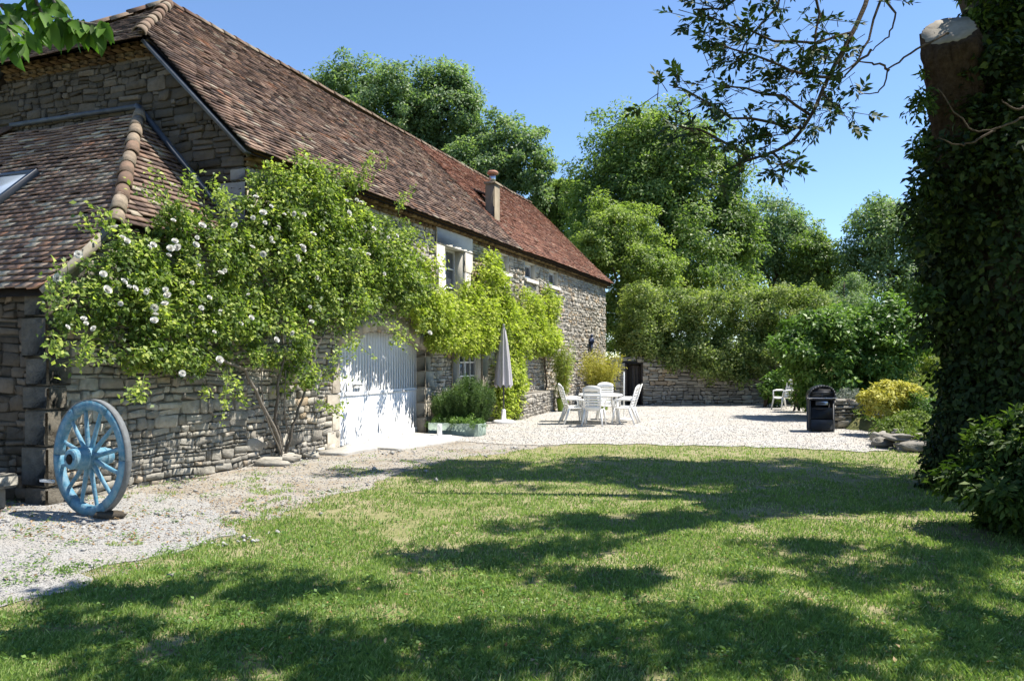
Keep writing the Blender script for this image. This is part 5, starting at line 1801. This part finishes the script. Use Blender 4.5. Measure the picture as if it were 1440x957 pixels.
# sawn limb
mb = MB()
sb = px(1327, 46, 9.35) - IB; sa = px(1385, 330, 10.05) - IB
sdv = unit(sb - sa)
lx = unit(np.cross(sdv, (0, 1, 0))); ly = np.cross(sdv, lx)
V, Fs = [], []
nr, ns_ = 40, 90
for j in range(nr):
    f = j / (nr - 1)
    c_ = sa + (sb - sdv * .02 - sa) * f + lx * .05 * math.sin(f * 4.5)
    r_ = .46 - .20 * f ** .6 + .045 * math.exp(-((f - .93) / .07) ** 2) + .02 * math.sin(f * 9)
    for i in range(ns_):
        a_ = 2 * math.pi * i / ns_
        nn = noise.noise((math.cos(a_) * 1.2, math.sin(a_) * 1.2, f * 2.2)) * .10
        rid = (abs(noise.noise((math.cos(a_) * 4.5, math.sin(a_) * 4.5, f * 5.0))) + .6 * abs(noise.noise((math.cos(a_) * 9, math.sin(a_) * 9, f * 9.0 + 4)))) * .22 - .06
        R_ = r_ * (1 + nn + rid)
        V.append(c_ + (lx * math.cos(a_) + ly * math.sin(a_)) * R_)
cn = unit(np.array([-.36, -.62, .70])); cc = sb
for k_, p_ in enumerate(V):
    t_ = np.dot(cc - p_, cn) / np.dot(sdv, cn)
    if t_ < 0 or k_ >= (nr - 1) * ns_: V[k_] = p_ + sdv * t_
cutring = [V[(nr - 1) * ns_ + i] for i in range(0, ns_, 2)]
for j in range(nr - 1):
    for i in range(ns_): Fs.append((j * ns_ + i, j * ns_ + (i + 1) % ns_, (j + 1) * ns_ + (i + 1) % ns_, (j + 1) * ns_ + i))
mb.add(V, Fs, .1)
limb = mb.build('sawn_limb', M['bark_limb'], iv, False)
mb = MB()
n_ = len(cutring); cm_ = sum(cutring) / n_
top_ = [cm_ + (p - cm_) * .985 + cn * .012 for p in cutring]
bot_ = [cm_ + (p - cm_) * .985 - cn * .01 for p in cutring]
mid_ = [cm_ + (p - cm_) * .5 + cn * (.012 + .006 * math.sin(i)) for i, p in enumerate(cutring)]
Fs = [(i, (i + 1) % n_, n_ + (i + 1) % n_, n_ + i) for i in range(n_)] + [(n_ + i, n_ + (i + 1) % n_, 2 * n_ + (i + 1) % n_, 2 * n_ + i) for i in range(n_)] + [tuple(2 * n_ + i for i in range(n_))]
mb.add(bot_ + top_ + mid_, Fs, .6)
mesh('cut_face', np.array(mb.V), mb.F, M['cutwood'], limb, mb.T)
# ivy leaves round the trunk
g = np.random.default_rng(150)
n = 36000
zz = g.random(n) * 6.0; th = g.uniform(0, 6.283, n)
lump = np.array([noise.noise((math.cos(a) * 1.4, math.sin(a) * 1.4, z_ * .9)) for a, z_ in zip(th, zz)])
r0_ = np.interp(zz, [0, .5, 1.6, 3.2, 4.4, 5.2, 6], [.62, .50, .48, .70, .56, .48, .42])
rad = r0_ + .06 + .30 * np.clip(.35 + lump, 0, 1) + g.random(n) * .16
P = np.stack([rad * np.cos(th), rad * np.sin(th), zz], 1)
bare = (lump < -.36) & (zz > 2.0)
P, th, zz = P[~bare], th[~bare], zz[~bare]; m = len(P)
od = np.stack([np.cos(th), np.sin(th), np.full(m, .35)], 1)
L = .045 + .10 * g.random(m) ** 1.8
V, Fc = leaf_mesh(P, od + g.normal(size=(m, 3)) * .6, g.normal(size=(m, 3)) * .6 - np.array([0, 0, .9]), L, L * .62)
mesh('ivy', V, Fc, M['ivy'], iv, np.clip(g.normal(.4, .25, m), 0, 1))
# ivy bulge at the base and top right mass
E = [(.0, -.35, .35, .4, .4, .5), (.5, -.6, .7, .8, .6, .9), (-.3, .2, .3, .45, .6, .4), (.5, -.3, 4.8, .6, .5, .9), (.9, -.2, 5.8, .8, .6, .7), (-.45, -.8, 4.0, .5, .25, .5), (-.05, -.75, 4.8, .35, .25, .5), (-.80, -.5, 4.6, .22, .2, .4), (-.5, -.75, 4.7, .2, .15, .3), (.1, -.6, 3.3, .4, .2, .6), (.35, -.6, 2.2, .4, .2, .7), (.25, -.6, 5.4, .35, .2, .5), (-.72, .0, 3.3, .32, .4, .8), (-.7, 0, 2.2, .3, .35, .6), (-.75, 0, 4.2, .25, .35, .4), (-.45, 0, 1.2, .3, .3, .5)]
for (u_, v_) in [(1335, 240), (1368, 205), (1392, 160), (1345, 295), (1318, 270), (1395, 100), (1380, 250), (1310, 320), (1360, 330)]:
    q_ = px(u_, v_, 9.3) - IB; E.append((q_[0], q_[1], q_[2], .2, .12, .26))
foliage('ivy_tufts', E, 460, 64, .25, .10, M['ivy'], iv, 151, aspect=.55, shell=(.5, 1.1), zmin=.02, tvar=.3)


def pinnate(P, N_, A_, L_, base, d, up, ln, g, pairs=4, lf=.075):
    """An ash leaf: leaflets in pairs along a rachis, one at the tip."""
    d = unit(d); side = unit(np.cross(d, up)); nn = np.cross(side, d)
    for k in range(pairs):
        p = base + d * ln * (.3 + .7 * k / pairs)
        for s_ in (-1, 1):
            P.append(p); A_.append(side * s_ + d * .75 + g.normal(size=3) * .18); N_.append(nn + g.normal(size=3) * .3); L_.append(lf * g.uniform(.8, 1.2) * (.8 + .3 * math.sin(math.pi * (k + 1) / (pairs + 1))))
    P.append(base + d * ln); A_.append(d + g.normal(size=3) * .15); N_.append(nn + g.normal(size=3) * .2); L_.append(lf * 1.1)


def curve(q, k=4):
    q = [q[0]] + list(q) + [q[-1]]
    out = []
    for i in range(1, len(q) - 2):
        a, b, c, d = q[i - 1:i + 3]
        for j in range(k):
            t = j / k
            out.append(.5 * (2 * b + (c - a) * t + (2 * a - 5 * b + 4 * c - d) * t * t + (3 * b - a - 3 * c + d) * t ** 3))
    out.append(q[-2])
    return out


# hanging branches of the ash over the courtyard (about 7 m away)
g = np.random.default_rng(152)
HB = [[(1235, -60, 8.0), (1215, 10, 7.8), (1190, 62, 7.6), (1160, 120, 7.5), (1130, 182, 7.3), (1095, 208, 7.2), (1055, 226, 7.1), (1025, 240, 7.0)],
      [(1200, 40, 7.7), (1150, 60, 7.5), (1090, 55, 7.3), (1030, 35, 7.2), (985, 18, 7.1)],
      [(1165, 110, 7.5), (1110, 100, 7.3), (1060, 80, 7.1), (1010, 60, 7.0)],
      [(1130, 182, 7.3), (1080, 170, 7.1), (1030, 165, 7.0), (985, 140, 6.9), (945, 120, 6.8)],
      [(1140, 160, 7.4), (1100, 135, 7.3), (1050, 125, 7.2), (1000, 120, 7.1)],
      [(1055, 226, 7.1), (1020, 200, 7.0), (980, 182, 6.9), (960, 178, 6.8)],
      [(1100, -40, 7.6), (1090, 10, 7.5), (1060, 45, 7.4), (1040, 75, 7.3)],
      [(1140, -40, 7.6), (1150, 20, 7.6), (1145, 70, 7.5), (1120, 110, 7.4)],
      [(1040, -40, 7.4), (1030, 0, 7.3), (1000, 12, 7.2), (972, 15, 7.1)],
      [(1250, -40, 8.2), (1228, 30, 8.0), (1212, 70, 7.9), (1195, 95, 7.8), (1170, 110, 7.7)],
      [(1085, 215, 7.2), (1092, 222, 7.1), (1105, 235, 7.1)],
      [(1190, 62, 7.6), (1160, 130, 7.5), (1180, 150, 7.5), (1185, 155, 7.5)]]
mb = MB()
P_, N_, A_, L_ = [], [], [], []
for bi, br in enumerate(HB):
    q = [px(*b) - IB for b in br]
    r0_ = .026 if bi == 0 else .013
    qq = []
    qq = [p + g.normal(size=3) * .012 for p in curve(q, 2)]
    mb.tube(qq, [r0_ * (1 - .8 * i / len(qq)) + .002 for i in range(len(qq))], 6, .3, False)
    total = len(qq)
    i0 = 3 if bi == 0 else 1
    for i in range(i0, total):
        for rep in range(4 if bi not in (9,) else 1):
            p = qq[i] + g.normal(size=3) * .06
            tl = g.uniform(.02, .17)
            dd = unit((qq[i] - qq[i - 1]) * 1.0 + g.normal(size=3) * .12 + np.array([-.05, -.02, -.02]))
            dd = unit(dd + g.normal(size=3) * .6)
            e = p + dd * tl
            mb.tube([p, e, e + dd * .12], [.004, .003, .0015], 4, .3, False)
            pinnate(P_, N_, A_, L_, e, dd + np.array([0, 0, -.02]), np.array([0, 0, 1]) + g.normal(size=3) * .5, .14, g, 4, .080)
# bare twigs reaching from the sawn limb
for br in [[(1335, 45, 9.2), (1290, 70, 9.0), (1250, 98, 8.9), (1235, 130, 8.8), (1205, 132, 8.8)], [(1250, 98, 8.9), (1225, 88, 8.8), (1200, 85, 8.8)], [(1440, 165, 8.6), (1400, 182, 8.6), (1360, 178, 8.6), (1320, 122, 8.6)], [(1400, 182, 8.6), (1370, 200, 8.6), (1345, 202, 8.6), (1318, 195, 8.6)],
           [(1230, -20, 8.4), (1258, 20, 8.4), (1250, 50, 8.4), (1225, 72, 8.4)], [(1225, 72, 8.4), (1190, 105, 8.3), (1175, 118, 8.3)], [(1440, 150, 8.6), (1420, 152, 8.6), (1408, 140, 8.6)]]:
    q = [p + g.normal(size=3) * .01 for p in curve([px(*b) - IB for b in br], 5)]
    mb.tube(q, [.015 * (1 - .7 * i / len(q)) for i in range(len(q))], 6, .7, False)
mb.build('branches', M['bark'], iv, True)
L = np.array(L_)
V, Fc = leaf_mesh(np.array(P_), np.array(N_), np.array(A_), L, L * .42, .06)
mesh('hanging_leaves', V, Fc, M['dark_leaf'], iv, np.clip(g.normal(.45, .25, len(L)), 0, 1))
E = []
for (u_, v_, ru, rv) in [(1400, 20, 30, 22), (1435, 60, 30, 26), (1400, 75, 20, 18), (1440, 110, 30, 22), (1385, -10, 30, 18), (1460, 10, 40, 30), (1300, 90, 12, 12), (1296, 150, 12, 18), (1292, 215, 12, 18), (1300, 275, 14, 20), (1296, 340, 14, 24), (1302, 420, 12, 26)]:
    e_ = epx(u_, v_, ru, rv, 9.4); E.append((e_[0] - IB[0], e_[1] - IB[1], e_[2] - IB[2], *e_[3:]))
foliage('ivy_sprays', E, 150, 34, .13, .085, M['ivy_pale'], iv, 154, aspect=.42, shell=(.2, 1.15), reject=0, tvar=.3)
# crown above the frame: casts the dappled shade on the far lawn
E = [(-2.9, 2.5, 9.2, .9, .45, .4), (-1.6, 2.2, 9.4, 1.1, .6, .5), (-.2, 2.2, 9.6, 1.3, .9, .7), (1.5, 2.2, 9.6, 1.4, 1.1, .8), (3.0, 2.2, 9.4, 1.4, 1.2, .8), (.8, 3.7, 10, 1.1, .5, .5), (-1.6, 3.6, 10, 1.1, .35, .4), (-1.3, -1.3, 8, .8, .42, .4), (-.3, -1.0, 8, .5, .35, .35), (.9, -.5, 8.2, .8, .35, .4), (2.6, .4, 8.8, 1.0, .7, .7), (2.2, 2.9, 9.4, 1.2, .9, .6), (.6, 2.9, 9.6, 1.2, .7, .6), (3.3, 1.4, 9.0, 1.0, .8, .6)]
foliage('crown', E, 680, 58, .26, .16, M['dark_leaf'], iv, 153, aspect=.45, shell=(.2, 1.4), reject=0)

# dark shrub at the right edge
shrub('dark_shrub', 'broad dark green shrub at the right edge below the ivy trunk', (4.85, 7.3, 0), [(1428, 640, 36, 36), (1465, 650, 60, 70), (1410, 690, 36, 40), (1465, 740, 50, 60), (1500, 700, 80, 90), (1450, 790, 26, 36), (1380, 690, 22, 24)], 7.3, 'shrub_dark', 160, 430, 46, .14, .092, .6, aspect=.42, zmin=.02)
g = np.random.default_rng(161)
# ------------------------------------------------------------------ the walnut over the camera: its shade falls across the near lawn
WB = np.array([-1.2, -3.2, 0])
wal = thing('walnut_tree', 'leafy walnut branch tips hanging into the upper left corner', 'tree', WB)
mb = MB()
mb.tube([(0, 0, -.1), (0, 0, .6), (.1, .1, 2.5), (.2, .3, 4.5)], [.42, .32, .28, .22], 14, .4)
for pts, r in [([(.1, .2, 3.2), (-.6, 2.0, 4.6), (-1.6, 5.0, 5.4), (-1.8, 6.6, 4.6), (-1.55, 7.0, 3.75)], .13), ([(.2, .3, 4.4), (2.0, 3.0, 6.0), (4.5, 7.0, 6.8)], .14), ([(.2, .3, 4.4), (4.0, 4.0, 6.2), (8.0, 7.5, 6.8)], .14), ([(.2, .3, 4.2), (.6, 4, 6.2), (.8, 7.2, 6.6)], .12), ([(.2, .3, 4.4), (-.5, -2, 7), (-1, -3, 8)], .12)]:
    mb.tube(pts, [r * (1 - .85 * i / (len(pts) - 1)) for i in range(len(pts))], 8, .5, False)
mb.build('trunk', M['bark_pale'], wal, True)
E = []
for (x, y, z, rx, ry, rz_) in [(-.2, 4.9, 6.0, 1.0, .45, .4), (1.6, 5.1, 6.0, 1.2, .5, .4), (3.3, 4.9, 6.2, 1.1, .5, .4), (4.9, 5.2, 6.2, 1.1, .5, .4), (6.6, 5.2, 6.2, 1.2, .6, .4), (8.2, 5.4, 6.3, 1.2, .6, .4),
                              (.3, 6.0, 6.0, .8, .3, .3), (1.3, 6.3, 6.1, .7, .3, .3), (2.9, 7.15, 6.1, .45, .25, .25), (3.8, 6.5, 6.2, .5, .28, .25), (6.2, 6.6, 6.5, .75, .4, .3), (7.4, 7.2, 6.6, .8, .35, .3), (6.0, 7.6, 6.6, .5, .25, .25), (-1.0, 5.6, 5.9, .5, .3, .3),
                              (1, 2.6, 6.6, 2.2, 1.2, .7), (4.5, 2.6, 6.8, 2.2, 1.2, .7), (8, 2.4, 6.8, 2, 1.2, .7), (-2, 3, 6.3, 1.0, 1.0, .5)]:
    E.append((x - WB[0], y - WB[1], z - WB[2], rx, ry, rz_))
foliage('crown', E, 620, 42, .22, .17, M['walnut_leaf'], wal, 170, aspect=.45, shell=(.2, 1.5), reject=0)
g = np.random.default_rng(171)
P_, N_, A_, L_ = [], [], [], []
mb = MB()
for br in [[(-60, -60, 4.2), (-10, 5, 4.1), (40, 18, 4.0), (95, 30, 4.0), (140, 38, 4.0)], [(20, -50, 4.1), (45, -10, 4.0), (60, 20, 4.0), (62, 45, 4.0)], [(-30, -30, 3.9), (-5, 25, 3.9), (15, 45, 3.8), (25, 60, 3.8)], [(60, -40, 4.2), (70, -10, 4.2), (80, 10, 4.1)], [(95, 30, 4.0), (125, 34, 4.0), (150, 36, 4.0)], [(-20, 10, 4.0), (10, 30, 3.9), (35, 50, 3.9)]]:
    q = [px(*b) - WB for b in br]
    mb.tube(q, [.012 * (1 - .75 * i / len(q)) for i in range(len(q))], 6, .5, False)
    for i in range(1, len(q)):
        for k in range(10):
            p = q[i - 1] + (q[i] - q[i - 1]) * g.random()
            P_.append(p + g.normal(size=3) * .015); A_.append(np.array([g.normal(.1, .35), g.normal(0, .35), -.75 + g.normal(0, .25)]) + (q[i] - q[i - 1]) * 1.5); N_.append(np.array([g.normal(0, .6), -.75 + g.normal(0, .4), .5 + g.normal(0, .4)])); L_.append(g.uniform(.08, .165))
mb.build('twigs', M['bark_pale'], wal, True)
L = np.array(L_); P_, N_, A_ = np.array(P_), unit(np.array(N_)), np.array(A_)
A_ = unit(A_ - N_ * np.sum(A_ * N_, -1, keepdims=True)); B_ = np.cross(N_, A_)
V, Fs, T = [], [], []
for p, n_, a, b, l in zip(P_, N_, A_, B_, L):          # fuller leaf outline with a folded midrib
    o0 = len(V); w_ = l * .21
    prof = [(.0, .06), (.18, .75), (.42, 1.0), (.68, .78), (.88, .3)]
    for f, s_ in prof:
        bend = -n_ * l * .18 * f * f
        V += [p + a * l * f + bend, p + a * l * f + b * w_ * s_ + n_ * w_ * .3 * s_ + bend, p + a * l * f - b * w_ * s_ + n_ * w_ * .3 * s_ + bend]
    V.append(p + a * l - n_ * l * .18)
    tt = np.clip(g.normal(.5, .25), 0, 1)
    for k in range(4):
        i = o0 + k * 3; Fs += [(i, i + 1, i + 4, i + 3), (i, i + 3, i + 5, i + 2)]; T += [tt, tt]
    i = o0 + 12; Fs += [(i, i + 1, o0 + 15), (i, o0 + 15, i + 2)]; T += [tt, tt]
mesh('hanging_leaves', V, Fs, M['walnut_leaf'], wal, T, True)

# ------------------------------------------------------------------ grass, pebbles, litter
g = np.random.default_rng(180)


def sample_ground(n, y0, y1, spread=.92):
    """Ground points, denser towards the camera, inside the widened view."""
    u = g.random(n)
    y = 1 / (1 / y0 + u * (1 / y1 - 1 / y0))
    x = (g.random(n) * 2 - 1) * spread * y
    return x, y


def fbm(x, y, s, seed):
    return np.array([noise.noise((a * s, b * s, seed)) + .5 * noise.noise((a * s * 2.3, b * s * 2.3, seed + 7)) for a, b in zip(x, y)])


x, y = sample_ground(560000, 3.9, 15.5)
ok = in_poly(x, y, LAWN) & ~in_poly(x, y + g.normal(0, .25, len(x)), YARD) & ~((x > 5.3) & (y > 9.2) & (y < 10.8))
sh_ = fbm(x, y, 1.7, 33.0)
jx, jy = x + g.normal(0, .10, len(x)) + .42 * sh_, y + g.normal(0, .16, len(x)) - .2 * sh_
indrive = in_poly(jx, jy, drive_poly); onpath = in_poly(jx, jy, dirt_poly) | indrive
x, y, onpath, indrive = x[ok], y[ok], onpath[ok], indrive[ok]
nb = fbm(x, y, .9, 3.0); nb2 = fbm(x, y, 3.2, 11.0)
keep = np.where(onpath, (nb + nb2 * .7 > np.where(indrive, .72, .34)), g.random(len(x)) < np.clip(.78 + nb2 * .75 + nb * .55 - np.where(fbm(x, y, .55, 44.0) > .42, .45, 0), .10, 1))
# drier, thinner turf along the gravel and in worn patches
x, y, nb, nb2, onpath = x[keep], y[keep], nb[keep], nb2[keep], onpath[keep]
n = len(x)
far = np.clip((y - 4) / 10, 0, 1)
h = g.uniform(.014, .042, n) * (1 + .35 * np.clip(nb2, -1, 1)) * np.where(onpath, .9, 1)
tall = g.random(n) < .02; h[tall] *= 1.6
wd = .0032 + .0052 * far * g.uniform(.7, 1.3, n)
a = g.uniform(0, 6.283, n); lean = g.uniform(.15, .95, n) * h
dx, dy = np.cos(a), np.sin(a)
bx, by = -dy * wd, dx * wd
z0 = np.zeros(n)
Vg = np.stack([np.stack([x - bx, y - by, z0], 1), np.stack([x + bx, y + by, z0], 1), np.stack([x + dx * lean * .4 + bx * .7, y + dy * lean * .4 + by * .7, h * .6], 1), np.stack([x + dx * lean, y + dy * lean, h], 1)], 1).reshape(-1, 3)
Fg = np.arange(n * 4).reshape(n, 4)
tint = np.clip(.42 + .20 * nb + .16 * nb2 + g.normal(0, .16, n) + np.where((y > 13) | onpath, .08, 0), 0, .97)
dry = (g.random(n) < .06 + .34 * np.clip(-nb * .9 - nb2 * .35 + .1, 0, 1)); tint[dry] = g.uniform(.8, 1, dry.sum())
tag(mesh('grass', Vg, Fg, M['grass'], None, tint), kind='stuff')


wx, wy = sample_ground(900, 4.1, 14)
k = in_poly(wx, wy, LAWN) & ~in_poly(wx, wy, YARD); wx, wy = wx[k], wy[k]
idx = np.repeat(np.arange(len(wx)), 26); m = len(idx)
rad_ = g.uniform(.03, .13, len(wx))
P = np.stack([wx[idx] + g.normal(size=m) * rad_[idx], wy[idx] + g.normal(size=m) * rad_[idx], g.uniform(.012, .045, m)], 1)
L = g.uniform(.014, .034, m)
V, Fc = leaf_mesh(P, np.array([0, 0, 1.2]) + g.normal(size=(m, 3)) * .35, g.normal(size=(m, 3)) * np.array([1, 1, .2]), L, L * .75)
tag(mesh('clover', V, Fc, M['bush_leaf'], None, np.clip(.45 + g.normal(0, .2, m), 0, 1)), kind='stuff')


def pebbles(name, polys, n, y0, y1, smin, smax, mat, z, accept=None, spread=.85):
    x, y = sample_ground(n, y0, y1, spread)
    k = np.zeros(len(x), bool)
    sh_ = fbm(x, y, 1.7, 33.0)
    qx, qy = x + g.normal(0, .12, n) + .30 * sh_, y + g.normal(0, .16, n) - .15 * sh_
    for p in polys: k |= in_poly(qx, qy, p)
    if accept is not None: k &= accept(x, y)
    x, y = x[k], y[k]; n = len(x)
    s = g.uniform(smin, smax, n) * np.clip(.8 + (y - 5) / 16, .8, 1.6)
    base = np.array([(1, 0, 0), (0, 1, 0), (-1, 0, 0), (0, -1, 0), (0, 0, .7), (0, 0, -.5)], float)
    jit = base[None] * g.uniform(.6, 1.25, (n, 6, 1)) + g.normal(0, .16, (n, 6, 3))
    ang = g.uniform(0, 6.283, n); ca, sa_ = np.cos(ang), np.sin(ang)
    vx = jit[:, :, 0] * ca[:, None] - jit[:, :, 1] * sa_[:, None]; vy = jit[:, :, 0] * sa_[:, None] + jit[:, :, 1] * ca[:, None]
    V = np.stack([vx, vy, jit[:, :, 2]], 2) * s[:, None, None] * .5
    V += np.stack([x, y, np.full(n, z) + s * .15], 1)[:, None, :]
    f = np.array([(0, 1, 4), (1, 2, 4), (2, 3, 4), (3, 0, 4), (1, 0, 5), (2, 1, 5), (3, 2, 5), (0, 3, 5)])
    Fc = (f[None] + 6 * np.arange(n)[:, None, None]).reshape(-1, 3)
    T = np.repeat(np.clip(g.normal(.55, .25, n), 0, 1), 8)
    return tag(mesh(name, V.reshape(-1, 3), Fc, mat, None, T), kind='stuff')


pebbles('gravel', [drive_poly], 120000, 4.4, 10.5, .006, .017, M['pebble'], .008)
pebbles('gravel', [yard_poly], 60000, 13.5, 30, .008, .02, M['pebble'], .012)
pebbles('pebbles', [dirt_poly], 60000, 6.5, 18, .008, .026, M['pebble'], .004)
edge = lambda x, y: (fbm(x, y, 1.6, 21) > .35)
pebbles('rubble', [dirt_poly, drive_poly, [(-3.4, 5.3), (-2.4, 6.4), (-1.9, 8.5), (-1.0, 11.5), (0, 13.8), (-1, 13), (-2.6, 9), (-3.6, 6.5)]], 9000, 5.2, 15, .03, .085, M['pebble'], .006, edge)
# leaf litter on the dirt and a few leaves on the lawn
x, y = sample_ground(26000, 4.2, 17)
k = in_poly(x, y, dirt_poly) | (in_poly(x, y, LAWN) & (g.random(len(x)) < .035))
x, y = x[k], y[k]; n = len(x)
P = np.stack([x, y, np.full(n, .015) + g.random(n) * .015], 1); L = g.uniform(.02, .05, n)
V, Fc = leaf_mesh(P, np.array([0, 0, 1.]) + g.normal(size=(n, 3)) * .35, g.normal(size=(n, 3)) * np.array([1, 1, .1]), L, L * .5)
tag(mesh('leaf_litter', V, Fc, M['straw'], None, g.random(n)), kind='stuff')
